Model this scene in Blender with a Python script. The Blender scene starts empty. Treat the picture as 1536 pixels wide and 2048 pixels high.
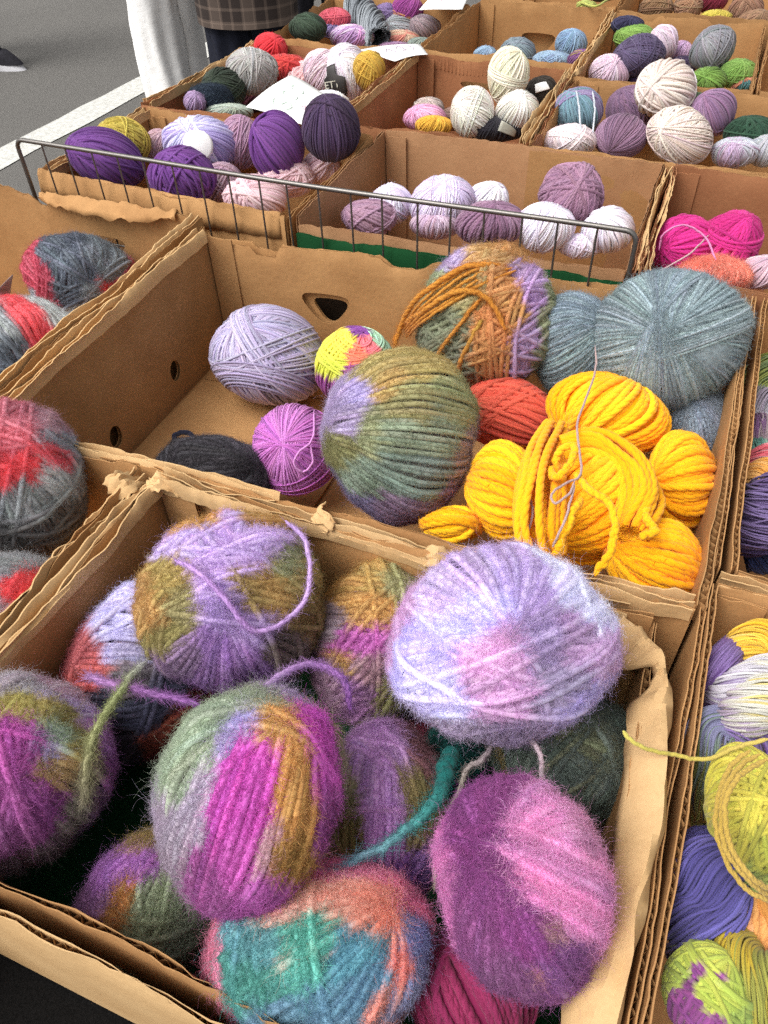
import bpy, bmesh, math
import numpy as np
from mathutils import Vector, Matrix
from mathutils.geometry import delaunay_2d_cdt

# ------------------------------------------------------------------ camera, sky, sun, exposure
SC = bpy.context.scene
COL = SC.collection
S = 0.42                      # camera height above the box rims (m)
RIM = 0.94                    # height of the box rims above the road
TABLE = 0.765                 # table top
CAM = np.array([0.0, 0.0, RIM + S])
FPX = 1539.0                  # focal length in photograph pixels (1536 x 2048)
_p, _r, _y = np.radians([45.43, -2.1, 23.98])
CF = np.array([-math.sin(_y) * math.cos(_p), math.cos(_y) * math.cos(_p), -math.sin(_p)])
_ri = np.array([math.cos(_y), math.sin(_y), 0.0])
_up = np.cross(_ri, CF)
CR = _ri * math.cos(_r) + _up * math.sin(_r)
CU = np.cross(CR, CF)
cam = bpy.data.cameras.new("camera")
cam.sensor_fit = 'VERTICAL'
cam.sensor_height = 36.0
cam.lens = 36.0 * FPX / 2048.0
cam.clip_start = 0.02
cam.clip_end = 2000.0
cam_ob = bpy.data.objects.new("camera", cam)
COL.objects.link(cam_ob)
cam_ob.matrix_world = Matrix(((CR[0], CU[0], -CF[0], CAM[0]), (CR[1], CU[1], -CF[1], CAM[1]),
                              (CR[2], CU[2], -CF[2], CAM[2]), (0, 0, 0, 1)))
SC.camera = cam_ob

SUN_EL, SUN_AZ = math.radians(56), math.radians(-142)
world = bpy.data.worlds.new("World")
SC.world = world
world.use_nodes = True
_nt = world.node_tree
_bg = _nt.nodes["Background"]
_sky = _nt.nodes.new("ShaderNodeTexSky")
_sky.sky_type = 'NISHITA'
_sky.sun_disc = False
_sky.sun_elevation = SUN_EL
_sky.sun_rotation = SUN_AZ
_sky.air_density = 0.7
_sky.dust_density = 6.0
_sky.ozone_density = 1.0
_hs = _nt.nodes.new("ShaderNodeHueSaturation")      # veiled, overcast sky: mostly grey-white
_hs.inputs["Saturation"].default_value = 0.06
_nt.links.new(_sky.outputs[0], _hs.inputs["Color"])
_nt.links.new(_hs.outputs[0], _bg.inputs[0])
_bg.inputs[1].default_value = 0.145
_sun = bpy.data.lights.new("sun", 'SUN')
_sun.energy = 1.0
_sun.angle = math.radians(40)
_sun.color = (1.0, 0.96, 0.90)
sun_ob = bpy.data.objects.new("sun", _sun)
COL.objects.link(sun_ob)
# direction towards the sun: azimuth measured from +Y (away from the camera) towards +X
_d = Vector((math.sin(SUN_AZ) * math.cos(SUN_EL), math.cos(SUN_AZ) * math.cos(SUN_EL), math.sin(SUN_EL)))
sun_ob.rotation_euler = _d.to_track_quat('Z', 'Y').to_euler()
SC.view_settings.view_transform = 'Standard'
SC.view_settings.look = 'None'
SC.view_settings.gamma = 1.0
SC.view_settings.exposure = 0.6
SC.render.engine = 'CYCLES'
SC.cycles.use_denoising = False
SC.cycles.max_bounces = 8
SC.cycles.diffuse_bounces = 6
SC.cycles_curves.shape = 'THICK'
SC.cycles_curves.subdivisions = 2

# ------------------------------------------------------------------ helpers
RNG = np.random.default_rng(7)


def at(px, py, dz=0.0):
    """Point on the ray through a photograph pixel, dz metres above the box rims."""
    d = CR * (px - 768) / FPX - CU * (py - 1024) / FPX + CF
    return CAM + d * ((RIM + dz - CAM[2]) / d[2])


def lin(h, k=1.0):
    h = h.lstrip('#')
    c = [int(h[i:i + 2], 16) / 255 for i in (0, 2, 4)]
    o = np.array([((v / 12.92) if v <= .04045 else ((v + .055) / 1.055) ** 2.4) * k for v in c])
    if o[2] > o[0] > o[1] * 1.25:            # lilacs and purples: photographed dyes lean to red rather than blue
        o = o * np.array([1.06, 1.08, .82])
    return o


def tag(o, label=None, cat=None, group=None, kind=None):
    for k, v in (("label", label), ("category", cat), ("group", group), ("kind", kind)):
        if v:
            o[k] = v
    return o


def empty(name, loc):
    o = bpy.data.objects.new(name, None)
    o.location = Vector(loc)
    o.empty_display_size = .02
    COL.objects.link(o)
    return o


def mesh_obj(name, v, f, mat, parent=None, loc=None, smooth=None):
    me = bpy.data.meshes.new(name)
    me.from_pydata([tuple(p) for p in v], [], [tuple(int(i) for i in q) for q in f])
    me.update()
    if smooth is not None:
        me.shade_smooth()
        me.set_sharp_from_angle(angle=smooth)
    o = bpy.data.objects.new(name, me)
    if mat:
        me.materials.append(mat)
    COL.objects.link(o)
    if loc is not None:
        o.location = Vector(loc)
    if parent is not None:
        o.parent = parent
    return o


def vnoise(x, seed):
    """smooth 1-D value noise in -1..1"""
    x = np.asarray(x, float)
    i = np.floor(x).astype(int)
    f = x - i
    f = f * f * (3 - 2 * f)
    h = lambda k: np.modf(np.abs(np.sin(k * 127.1 + seed * 311.7) * 43758.5453))[0] * 2 - 1
    return h(i) * (1 - f) + h(i + 1) * f


def vnoise2(x, y, seed):
    x = np.asarray(x, float); y = np.asarray(y, float)
    i = np.floor(x).astype(int); j = np.floor(y).astype(int)
    f = x - i; g = y - j
    f = f * f * (3 - 2 * f); g = g * g * (3 - 2 * g)
    h = lambda a, b: np.modf(np.abs(np.sin(a * 127.1 + b * 269.5 + seed * 311.7) * 43758.5453))[0] * 2 - 1
    return (h(i, j) * (1 - f) + h(i + 1, j) * f) * (1 - g) + (h(i, j + 1) * (1 - f) + h(i + 1, j + 1) * f) * g


def fbm(x, seed):
    return vnoise(x, seed) + .5 * vnoise(x * 2.1 + 5, seed + 1) + .25 * vnoise(x * 4.3 + 9, seed + 2)


# ------------------------------------------------------------------ materials
def new_mat(name):
    m = bpy.data.materials.new(name)
    m.use_nodes = True
    return m, m.node_tree, m.node_tree.nodes["Principled BSDF"]


def plain(name, col, rough=.7, metal=0.0, spec=.4):
    m, nt, b = new_mat(name)
    b.inputs["Base Color"].default_value = (*col, 1)
    b.inputs["Roughness"].default_value = rough
    b.inputs["Metallic"].default_value = metal
    b.inputs["Specular IOR Level"].default_value = spec
    return m


def noisy(name, c0, c1, scale, rough=.8, bump=.2, bscale=None, detail=6, bdist=.002, spec=.3):
    m, nt, b = new_mat(name)
    tc = nt.nodes.new("ShaderNodeTexCoord")
    n = nt.nodes.new("ShaderNodeTexNoise")
    n.inputs["Scale"].default_value = scale
    n.inputs["Detail"].default_value = detail
    nt.links.new(tc.outputs["Object"], n.inputs["Vector"])
    mix = nt.nodes.new("ShaderNodeMix"); mix.data_type = 'RGBA'
    ramp = nt.nodes.new("ShaderNodeMapRange")
    ramp.inputs[1].default_value = .3; ramp.inputs[2].default_value = .7
    nt.links.new(n.outputs["Fac"], ramp.inputs[0])
    nt.links.new(ramp.outputs[0], mix.inputs[0])
    mix.inputs[6].default_value = (*c0, 1); mix.inputs[7].default_value = (*c1, 1)
    nt.links.new(mix.outputs[2], b.inputs["Base Color"])
    b.inputs["Roughness"].default_value = rough
    b.inputs["Specular IOR Level"].default_value = spec
    if bump:
        n2 = nt.nodes.new("ShaderNodeTexNoise")
        n2.inputs["Scale"].default_value = bscale or scale * 3
        n2.inputs["Detail"].default_value = 5
        nt.links.new(tc.outputs["Object"], n2.inputs["Vector"])
        bp = nt.nodes.new("ShaderNodeBump")
        bp.inputs["Strength"].default_value = bump
        bp.inputs["Distance"].default_value = bdist
        nt.links.new(n2.outputs["Fac"], bp.inputs["Height"])
        nt.links.new(bp.outputs[0], b.inputs["Normal"])
    return m


def card_mat(name, c_dark, c_light, tint_var=.12):
    """kraft cardboard: fibre flecks, stains, faint flute washboard"""
    m, nt, b = new_mat(name)
    N = nt.nodes.new; L = nt.links.new
    geo = N("ShaderNodeNewGeometry")
    oi = N("ShaderNodeObjectInfo")
    addv = N("ShaderNodeVectorMath"); addv.operation = 'ADD'
    L(geo.outputs["Position"], addv.inputs[0]); L(oi.outputs["Random"], addv.inputs[1])
    fib = N("ShaderNodeTexNoise"); fib.inputs["Scale"].default_value = 420; fib.inputs["Detail"].default_value = 3
    big = N("ShaderNodeTexNoise"); big.inputs["Scale"].default_value = 13; big.inputs["Detail"].default_value = 6
    big.inputs["Roughness"].default_value = .65
    L(addv.outputs[0], fib.inputs["Vector"]); L(addv.outputs[0], big.inputs["Vector"])
    a1 = N("ShaderNodeMath"); a1.operation = 'MULTIPLY_ADD'; a1.inputs[1].default_value = .45; a1.inputs[2].default_value = -.1
    L(fib.outputs["Fac"], a1.inputs[0])
    a2 = N("ShaderNodeMath"); a2.operation = 'MULTIPLY_ADD'; a2.inputs[1].default_value = 1.1
    L(big.outputs["Fac"], a2.inputs[0]); L(a1.outputs[0], a2.inputs[2])
    a3 = N("ShaderNodeMath"); a3.operation = 'SUBTRACT'; a3.inputs[1].default_value = .15; a3.use_clamp = True
    L(a2.outputs[0], a3.inputs[0])
    mix = N("ShaderNodeMix"); mix.data_type = 'RGBA'
    mix.inputs[6].default_value = (*c_dark, 1); mix.inputs[7].default_value = (*c_light, 1)
    L(a3.outputs[0], mix.inputs[0])
    hsv = N("ShaderNodeHueSaturation")
    mr = N("ShaderNodeMapRange"); mr.inputs[3].default_value = 1 - tint_var; mr.inputs[4].default_value = 1 + tint_var
    L(oi.outputs["Random"], mr.inputs[0]); L(mr.outputs[0], hsv.inputs["Value"])
    L(mix.outputs[2], hsv.inputs["Color"])
    L(hsv.outputs[0], b.inputs["Base Color"])
    b.inputs["Roughness"].default_value = .82
    b.inputs["Specular IOR Level"].default_value = .22
    bn = N("ShaderNodeTexNoise"); bn.inputs["Scale"].default_value = 160; bn.inputs["Detail"].default_value = 6
    L(addv.outputs[0], bn.inputs["Vector"])
    bp = N("ShaderNodeBump"); bp.inputs["Strength"].default_value = .35; bp.inputs["Distance"].default_value = .0012
    L(bn.outputs["Fac"], bp.inputs["Height"]); L(bp.outputs[0], b.inputs["Normal"])
    return m


def yarn_mat(name, transl):
    m, nt, b = new_mat(name)
    N = nt.nodes.new; L = nt.links.new
    at_ = N("ShaderNodeAttribute"); at_.attribute_name = "Col"
    L(at_.outputs["Color"], b.inputs["Base Color"])
    b.inputs["Roughness"].default_value = .85
    b.inputs["Specular IOR Level"].default_value = .15
    b.inputs["Sheen Weight"].default_value = .15
    b.inputs["Sheen Roughness"].default_value = .5
    if transl:
        tr = N("ShaderNodeBsdfTranslucent"); L(at_.outputs["Color"], tr.inputs["Color"])
        mx = N("ShaderNodeMixShader"); mx.inputs[0].default_value = transl
        out = [n for n in nt.nodes if n.type == 'OUTPUT_MATERIAL'][0]
        L(b.outputs[0], mx.inputs[1]); L(tr.outputs[0], mx.inputs[2]); L(mx.outputs[0], out.inputs["Surface"])
    return m


M_CARD = card_mat("cardboard", lin('#8c633c'), lin('#c29664'))
M_CARD_RED = card_mat("cardboard reddish", lin('#835034'), lin('#b07c56'))
M_CARD_PINK = card_mat("cardboard pinkish", lin('#8e6444'), lin('#b38a64'))
M_TORN = card_mat("torn cardboard", lin('#b08a5c'), lin('#d6b484'))
M_GREEN = card_mat("green printed cardboard", lin('#0b3a1c'), lin('#164f2a'))
M_YARN = yarn_mat("yarn", 0)
M_FUZZ = yarn_mat("yarn fuzz", .45)
M_PAPER = noisy("white paper", lin('#e8e8e4'), lin('#f4f4f2'), 30, .75, .1)
M_BLACK = noisy("black tablecloth", lin('#080808'), lin('#161515'), 900, .95, .5, 700, 3, .001, .08)
M_WIRE = plain("grey wire", lin('#77736f'), .42, .85)


def core_mat(col, cache={}):
    k = tuple(np.round(col, 3))
    if k not in cache:
        cache[k] = plain("yarn core", tuple(col), .95, 0, .1)
    return cache[k]


# ------------------------------------------------------------------ curves
def curves_obj(name, pts, rad, cols, mat, parent):
    """pts (k,n,3); rad scalar or (k,n); cols (k,3) or (k,n,3) -> one Curves object"""
    k, n, _ = pts.shape
    cu = bpy.data.hair_curves.new(name)
    cu.add_curves([n] * k)
    cu.attributes["position"].data.foreach_set("vector", np.ascontiguousarray(pts, np.float32).ravel())
    ra = cu.attributes.get("radius") or cu.attributes.new("radius", 'FLOAT', 'POINT')
    rr = np.broadcast_to(np.asarray(rad, np.float32), (k, n)) if np.ndim(rad) != 1 else np.repeat(np.asarray(rad, np.float32)[:, None], n, 1)
    ra.data.foreach_set("value", np.ascontiguousarray(rr, np.float32).ravel())
    ca = cu.attributes.new("Col", 'FLOAT_COLOR', 'POINT')
    c = np.ones((k, n, 4), np.float32)
    c[..., :3] = cols[:, None, :] if cols.ndim == 2 else cols
    ca.data.foreach_set("color", np.clip(c, 0, 1).ravel())
    cu.materials.append(mat)
    o = bpy.data.objects.new(name, cu)
    COL.objects.link(o)
    if parent is not None:
        o.parent = parent
    return o


def nrm(v):
    return v / np.maximum(np.linalg.norm(v, axis=-1, keepdims=True), 1e-9)


def catmull(P, n, closed=False):
    P = np.asarray(P, float)
    if closed:
        Q = np.vstack([P[-1], P, P[0], P[1]]); m = len(P)
    else:
        Q = np.vstack([2 * P[0] - P[1], P, 2 * P[-1] - P[-2]]); m = len(P) - 1
    t = np.linspace(0, m, n)
    i = np.minimum(t.astype(int), m - 1)
    f = (t - i)[:, None]
    a, b, c, d = Q[i], Q[i + 1], Q[i + 2], Q[i + 3]
    return .5 * ((2 * b) + (c - a) * f + (2 * a - 5 * b + 4 * c - d) * f ** 2 + (3 * b - a - 3 * c + d) * f ** 3)


def sphere_mesh(a, b, c, M, nu=28, nv=18):
    v = []
    f = []
    for j in range(nv + 1):
        ph = math.pi * j / nv
        for i in range(nu):
            th = 2 * math.pi * i / nu
            v.append((math.sin(ph) * math.cos(th) * a, math.sin(ph) * math.sin(th) * b, math.cos(ph) * c))
    for j in range(nv):
        for i in range(nu):
            f.append((j * nu + i, (j + 1) * nu + i, (j + 1) * nu + (i + 1) % nu, j * nu + (i + 1) % nu))
    return (np.array(v) @ M.T), f


# style: strand radius m, wobble, ply, fuzz hairs, fuzz length, flyaway, colour jitter
STY = {
    'fine':  dict(r=.00085, wob=.010, fz=900, fl=.004, cj=.09),
    'dk':    dict(r=.0013, wob=.014, fz=1100, fl=.004, cj=.09),
    'wor':   dict(r=.0021, wob=.016, fz=1300, fl=.005, cj=.06, ply=3),
    'chunk': dict(r=.0031, wob=.02, fz=2500, fl=.005, cj=.05, ply=3),
    'vel':   dict(r=.0030, wob=.02, fz=2500, fl=.004, cj=.07),
    'fuz':   dict(r=.0022, wob=.016, fz=46000, fl=.0075, cj=.075, hr=.00009),
    'moh':   dict(r=.0012, wob=.016, fz=30000, fl=.0085, cj=.09, hr=.00009),
}
BALL_LOG = []
ELL = {}


def son(ob, pts, lift=.002):
    """photo pixels -> points lying on the near side of a ball"""
    P, ME, ax = ELL[ob.name]
    out = []
    for q in pts:
        d = nrm(CR * (q[0] - 768) / FPX - CU * (q[1] - 1024) / FPX + CF)
        o = ((CAM - P) @ ME) / (ax + lift); e = (d @ ME) / (ax + lift)
        A_, B_, C_ = e @ e, o @ e, o @ o - 1
        k = B_ * B_ - A_ * C_
        t = (-B_ - math.sqrt(k)) / A_ if k > 0 else -B_ / A_
        out.append(CAM + d * t + (np.array([0, 0, q[2]]) if len(q) > 2 else 0))
    return out



def screen_frame(P):
    z = nrm(CAM - P)
    x = nrm(CR - z * (CR @ z))
    y = np.cross(z, x)
    return np.stack([x, y, z], 1)


def plies(pts, r, pitch, rng):
    """turn each strand into three twisted plies; pts (k,n,3) closed loops relative to ball centre"""
    k, n, _ = pts.shape
    T = nrm(np.roll(pts, -1, 1) - np.roll(pts, 1, 1))
    T[:, 0] = nrm(pts[:, 1] - pts[:, 0]); T[:, -1] = nrm(pts[:, -1] - pts[:, -2])
    N_ = nrm(pts - T * (pts * T).sum(-1, keepdims=True))
    B = np.cross(T, N_)
    s = np.concatenate([np.zeros((k, 1)), np.cumsum(np.linalg.norm(np.diff(pts, axis=1), axis=-1), 1)], 1)
    ph0 = rng.uniform(0, 6.28, (k, 1))
    out = []
    for j in range(3):
        ph = ph0 + 2 * math.pi * (s / pitch + j / 3)
        out.append(pts + r * .31 * (np.cos(ph)[..., None] * N_ + np.sin(ph)[..., None] * B))
    return np.concatenate(out, 0)


def ball(cx, cy, w, h, rot, dz, style, cols, label, pole=(.3, .6, .6), bands=(), hole=.10, name="yarn_ball",
         depth=None, segs=None, cat="yarn", fuzz=1.0, seed=None, heather=None, ends=(), dens=1.0, patch=None, swath=4):
    seed = seed if seed is not None else int(abs(cx * 7 + cy * 13)) % 9973
    rng = np.random.default_rng(seed)
    st = STY[style]
    P = at(cx, cy, dz)
    dep = (P - CAM) @ CF
    r = st['r']
    far = dep > 1.05
    a, b = w / 2 / FPX * dep, h / 2 / FPX * dep
    if style == 'fuz':
        a, b = a * .985, b * .985          # the fuzz fills the rest of the outline
    c = depth * (a + b) / 2 if depth else (a + b) / 2 * .96
    M = screen_frame(P)
    ro = math.radians(rot)
    R2 = np.array([[math.cos(ro), -math.sin(ro), 0], [math.sin(ro), math.cos(ro), 0], [0, 0, 1]])
    ME = M @ R2                              # ellipsoid axes in the world
    ax = np.array([a, b, c]) - r
    R = ax.mean()
    toe = lambda d: nrm(np.asarray(d, float)) @ R2   # screen direction -> ellipsoid frame
    gain = 1.22 if style in ('fuz', 'moh') else 1.08
    cols = [lin(q) * gain for q in cols]
    BALL_LOG.append((label, P, max(a, b), (a + b) / 2))
    nseg = 34 if far else 44
    if st.get('ply') and not far:
        nseg = int(max(60, 2 * math.pi * R / .0024))
    Ns, Ds, Rh, Cs = [], [], [], []

    def fan(p, t0, t1, colfn, lay, d, over=1.45):
        p = toe(p)
        x = np.array([1., 0, 0]) @ R2; y = np.array([0., 1, 0]) @ R2
        ex = nrm(x - p * (x @ p)); ey = np.cross(p, ex)
        k = max(3, int(abs(t1 - t0) / 180 * math.pi * R / (2 * r) * over * dens))
        u = (np.arange(k) + rng.uniform(-.4, .4, k)) / k
        th = np.radians(t0 + (t1 - t0) * u)
        e = np.cos(th)[:, None] * ex + np.sin(th)[:, None] * ey
        Ns.append(nrm(np.cross(p, e) + rng.normal(0, .012, (k, 3))))
        Ds.append(d * rng.uniform(.55, 1.1, k) if np.isscalar(d) else rng.uniform(d[0], d[1], k))
        Rh.append(lay + (rng.uniform(-1.1, .15, k) if style in ('fuz', 'moh') else rng.uniform(-2.0, .3, k)) * r / R)
        Cs.append(np.array([colfn(q) for q in u]))

    def par(n_, d0, d1, colfn, lay, over=1.6):
        n_ = toe(n_)
        k = max(2, int(abs(d1 - d0) * R / (2 * r) * over * dens))
        u = (np.arange(k) + rng.uniform(-.4, .4, k)) / k
        Ns.append(nrm(n_ + rng.normal(0, .018, (k, 3))))
        Ds.append(d0 + (d1 - d0) * u)
        Rh.append(lay + rng.uniform(-1.0, .25, k) * r / R)
        Cs.append(np.array([colfn(q) for q in u]))

    if segs is None:
        segs = np.linspace(0, 1, len(cols) + 1)[1:]
    segs = np.asarray(segs, float)

    def base_col(u):
        return cols[min(int(np.searchsorted(segs, u)), len(cols) - 1)]
    hs_ = math.degrees(math.asin(min(.6, hole * 1.15)))
    fan(pole, -hs_, 180 + hs_, base_col, .955, hole, 1.5 if style == 'fuz' else 1.45)
    if style == 'fuz':
        for _ in range(swath):
            pp_ = nrm(rng.normal(0, 1, 3)); a0 = rng.uniform(0, 180)
            c_ = cols[int(rng.integers(0, len(cols)))]
            fan(pp_, a0, a0 + rng.uniform(25, 60), (lambda u, c_=c_: c_) if patch else base_col, .985, (-.25, .25), .8)
    else:
        j = rng.uniform(-.35, .35, 3)
        fan(np.array(pole) + j, -hs_, 180 + hs_, base_col, .985, hole * 1.6, .75)
        if style in ('dk', 'fine', 'wor', 'vel'):      # a few cross-wound swathes over the fan
            for _ in range(int(rng.integers(1, 4))):
                pp_ = nrm(rng.normal(0, 1, 3) + np.array([0, .2, .1])); a0 = rng.uniform(0, 180)
                c_ = cols[int(rng.integers(0, len(cols)))]
                fan(pp_, a0, a0 + rng.uniform(14, 40), lambda u, c_=c_: c_, .998, (-.18, .22), .9)
    lay = .985 if style == 'fuz' else 1.0
    for bd in bands:
        cc = [lin(q) * gain for q in (bd[4] if isinstance(bd[4], (list, tuple)) else [bd[4]])]
        fn = lambda u, cc=cc: cc[min(int(u * len(cc)), len(cc) - 1)]
        if bd[0] == 'm':
            fan(bd[1], bd[2], bd[3], fn, lay, bd[5] if len(bd) > 5 else .03)
        else:
            par(bd[1], bd[2], bd[3], fn, lay)
        lay += .005 if style == 'fuz' else .008
    N_ = np.concatenate(Ns); D = np.concatenate(Ds); RH = np.concatenate(Rh); C = np.concatenate(Cs)
    k = len(N_)
    t = np.linspace(0, 2 * math.pi, nseg + 1) + 0.0
    t0 = rng.uniform(0, 6.28, k)
    tt = t[None, :] + t0[:, None]
    ref = np.where(np.abs(N_[:, :1]) < .8, [[1., 0, 0]], [[0, 1., 0]])
    e1 = nrm(np.cross(N_, ref)); e2 = np.cross(N_, e1)
    w1 = rng.normal(0, 1, (k, 1)); w2 = rng.normal(0, 1, (k, 1)); f1 = rng.uniform(0, 6.28, (k, 1)); f2 = rng.uniform(0, 6.28, (k, 1))
    d = D[:, None] + st['wob'] * (.8 * w1 * np.sin(2 * tt + f1) + .6 * w2 * np.sin(3 * tt + f2)) + st['wob'] * .5 * rng.normal(0, 1, (k, 1))
    d = np.clip(d, -.97, .97)
    q = d[..., None] * N_[:, None, :] + np.sqrt(1 - d ** 2)[..., None] * (np.cos(tt)[..., None] * e1[:, None, :] + np.sin(tt)[..., None] * e2[:, None, :])
    lk = .038 if style in ('fuz', 'moh') else .024
    lump = 1 + lk * (np.sin(q[..., 0] * 3.1 + seed) + np.sin(q[..., 1] * 3.7 + seed * 2) + np.sin(q[..., 2] * 2.9 + seed * 3))
    if style == 'fuz':
        lump = lump + .027 * (np.sin(q[..., 0] * 8.3 + seed) * np.sin(q[..., 1] * 7.1 + seed * 2) + np.sin(q[..., 2] * 9.0 + q[..., 0] * 5))
    qs = q @ R2.T                            # unit directions in the screen frame, for the colour patches
    q = q * (RH[:, None] * lump)[..., None] * ax
    pts = q @ ME.T
    # colours
    cj = st['cj']
    val = np.exp(rng.normal(0, cj * 1.3, (k, 1)))
    if style in ('fuz', 'moh'):
        sw = rng.uniform(0, 1, k) < .10
        C = np.where(sw[:, None], np.roll(C, 3, 0), C)
    C = C * val * np.exp(rng.normal(0, cj * .4, (k, 3)))
    if heather is not None:
        hc = lin(heather); mm = rng.uniform(0, .7, (k, 1)); C = C * (1 - mm) + hc * mm
    if patch:                                # space-dyed yarn: colour changes along and across the windings
        sites = np.array([(t_[0], t_[1], math.sqrt(max(.02, 1 - t_[0] ** 2 - t_[1] ** 2))) for t_ in patch])
        scol = np.array([lin(t_[2]) * gain for t_ in patch])
        bias = np.array([t_[3] if len(t_) > 3 else 0.0 for t_ in patch])
        vv = nrm(qs); vv = np.concatenate([vv[..., :2], np.abs(vv[..., 2:])], -1)
        vv = vv + rng.normal(0, .028, (k, 1, 3)) + rng.normal(0, .010, (k, nseg + 1, 3))
        dd = np.linalg.norm(vv[:, :, None, :] - sites[None, None], axis=-1) - bias
        ww = np.exp(-(dd - dd.min(-1, keepdims=True)) / .008)
        CP = (ww[..., None] * scol).sum(2) / ww.sum(2)[..., None]
        CP = CP * (val * np.exp(rng.normal(0, cj * .4, (k, 3))))[:, None, :]
        C = CP.mean(1)
    else:
        CP = None
    ds = .20 if style in ('fuz', 'moh') else (0 if style == 'chunk' else .09)      # undyed fibre in the blend greys every colour a little
    C = C * (1 - ds) + (C @ np.array([.33, .5, .17]))[..., None] * ds
    if CP is not None:
        CP = CP * (1 - ds) + (CP @ np.array([.33, .5, .17]))[..., None] * ds
    mean = C.mean(0)
    core, cf = sphere_mesh(*(ax * (.88 if style == 'fuz' else .90)), ME)
    ob = mesh_obj(name, core, cf, core_mat(mean * .9), None, P, 3.2)
    ELL[ob.name] = (P, ME, np.array([a, b, c]))
    tag(ob, label, cat, "yarn balls in the boxes")
    if st.get('ply') and not far:
        pp = plies(pts, r, r * 8.5, rng)
        curves_obj("windings", pp, r * .73, np.concatenate([C] * 3), M_YARN, ob)
    else:
        curves_obj("windings", pts, r, C if CP is None else CP, M_YARN, ob)
    # fuzz
    nf = int(st['fz'] * fuzz * (min(1.0, .75 / dep) ** 1.2))
    if nf > 60:
        ki = rng.integers(0, k, nf * 2); ni = rng.integers(1, nseg - 1, nf * 2)
        B0 = pts[ki, ni]
        on = nrm(B0)
        keep = (on @ M[:, 2]) > -.45
        keep &= RH[ki] > .88
        ki, ni, B0, on = ki[keep][:nf], ni[keep][:nf], B0[keep][:nf], on[keep][:nf]
        nf = len(ki)
        T = nrm(pts[ki, ni + 1] - pts[ki, ni - 1]) * rng.choice([-1., 1.], (nf, 1))
        Bn = np.cross(T, on)
        fly = rng.uniform(0, 1, nf) < .05
        lift = np.where(fly, rng.uniform(.4, 1.1, nf), rng.uniform(-.05, .34, nf))[:, None]
        Ld = st['fl'] * np.where(fly, rng.uniform(.5, 1.5, nf), rng.uniform(.35, 1.0, nf))[:, None]
        dr = nrm(T + Bn * rng.normal(0, .8, (nf, 1)) + on * lift)
        cu = rng.normal(0, 1, (nf, 3))
        cu = nrm(cu - on * (cu * on).sum(-1, keepdims=True) * np.where(fly, .3, .7)[:, None]) * .8
        cv = nrm(np.cross(cu, dr)) * .22
        B0 = B0 + on * (r * .8)
        sgn = np.array([0, .25, .5, .75, 1.0])
        hp = B0[:, None, :] + dr[:, None, :] * (Ld * sgn)[..., None] + cu[:, None, :] * (Ld * sgn ** 2)[..., None] \
            + cv[:, None, :] * (Ld * np.sin(sgn * 6.0))[..., None]
        hr = st.get('hr', .00007) * np.array([1, .95, .85, .7, .35])[None] * max(1.0, dep / .7) * np.where(fly, .38, 1.0)[:, None]
        hc = np.clip((C[ki] if CP is None else CP[ki, ni]) * np.exp(rng.normal(.14, .13, (nf, 1))), 0, 1)
        curves_obj("fuzz", hp, np.broadcast_to(hr, (nf, 5)), hc, M_FUZZ, ob)
    return ob


def strand(parent, name, P, r, col, n=60, ply=False, fz=0, fl=.006, seed=1, mat=None, rad=None):
    """one loose strand along world points, stored in the parent's own space"""
    rng = np.random.default_rng(seed)
    Q = catmull(P, n)
    wv = np.cumsum(rng.normal(0, 1, (n, 3)), 0); wv = wv - np.linspace(0, 1, n)[:, None] * wv[-1]
    Q = Q + wv * r * .16
    org = np.array(parent.location) if parent is not None else np.zeros(3)
    Q = Q - org
    cols = [lin(c) for c in (col if isinstance(col, (list, tuple)) else [col])]
    u = np.linspace(0, len(cols) - 1, n)
    i = np.minimum(u.astype(int), max(0, len(cols) - 2)); f = (u - i)[:, None]
    C = np.array(cols)[i] * (1 - f) + np.array(cols)[np.minimum(i + 1, len(cols) - 1)] * f
    pts = Q[None]
    CC = C[None]
    tp = np.clip(np.minimum(np.arange(n), n - 1 - np.arange(n)) / max(2, n * .07) + .25, 0, 1)
    rr = np.full((1, n), r) if rad is None else np.interp(np.linspace(0, 1, n), np.linspace(0, 1, len(rad)), rad)[None]
    rr = rr * tp[None]
    if ply:
        pts = plies(pts, r, r * 8.5, rng); CC = np.repeat(CC, 3, 0); rr = np.repeat(rr, 3, 0) * .73
    o = curves_obj(name, pts, rr, CC, M_YARN, parent)
    if fz:
        ni = rng.integers(1, n - 1, fz)
        T = nrm(Q[ni + 1] - Q[ni - 1]) * rng.choice([-1., 1.], (fz, 1))
        v = nrm(rng.normal(0, 1, (fz, 3)))
        dr = nrm(T + v * rng.uniform(.2, .8, (fz, 1)))
        L_ = fl * rng.uniform(.4, 1.3, (fz, 1))
        sgn = np.array([0, .33, .66, 1.0])
        B0 = Q[ni] + v * rr[0, ni][:, None] * .8 + (Q[np.minimum(ni + 1, n - 1)] - Q[ni]) * rng.uniform(0, 1, (fz, 1))
        cu = nrm(rng.normal(0, 1, (fz, 3))) * .45
        hp = B0[:, None] + dr[:, None] * (L_ * sgn)[..., None] + cu[:, None] * (L_ * sgn ** 2)[..., None]
        curves_obj(name + "_fuzz", hp, np.broadcast_to(.0001 * np.array([1, .9, .7, .4]), (fz, 4)), np.clip(C[ni] * 1.12, 0, 1), M_FUZZ, parent)
    return o


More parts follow.
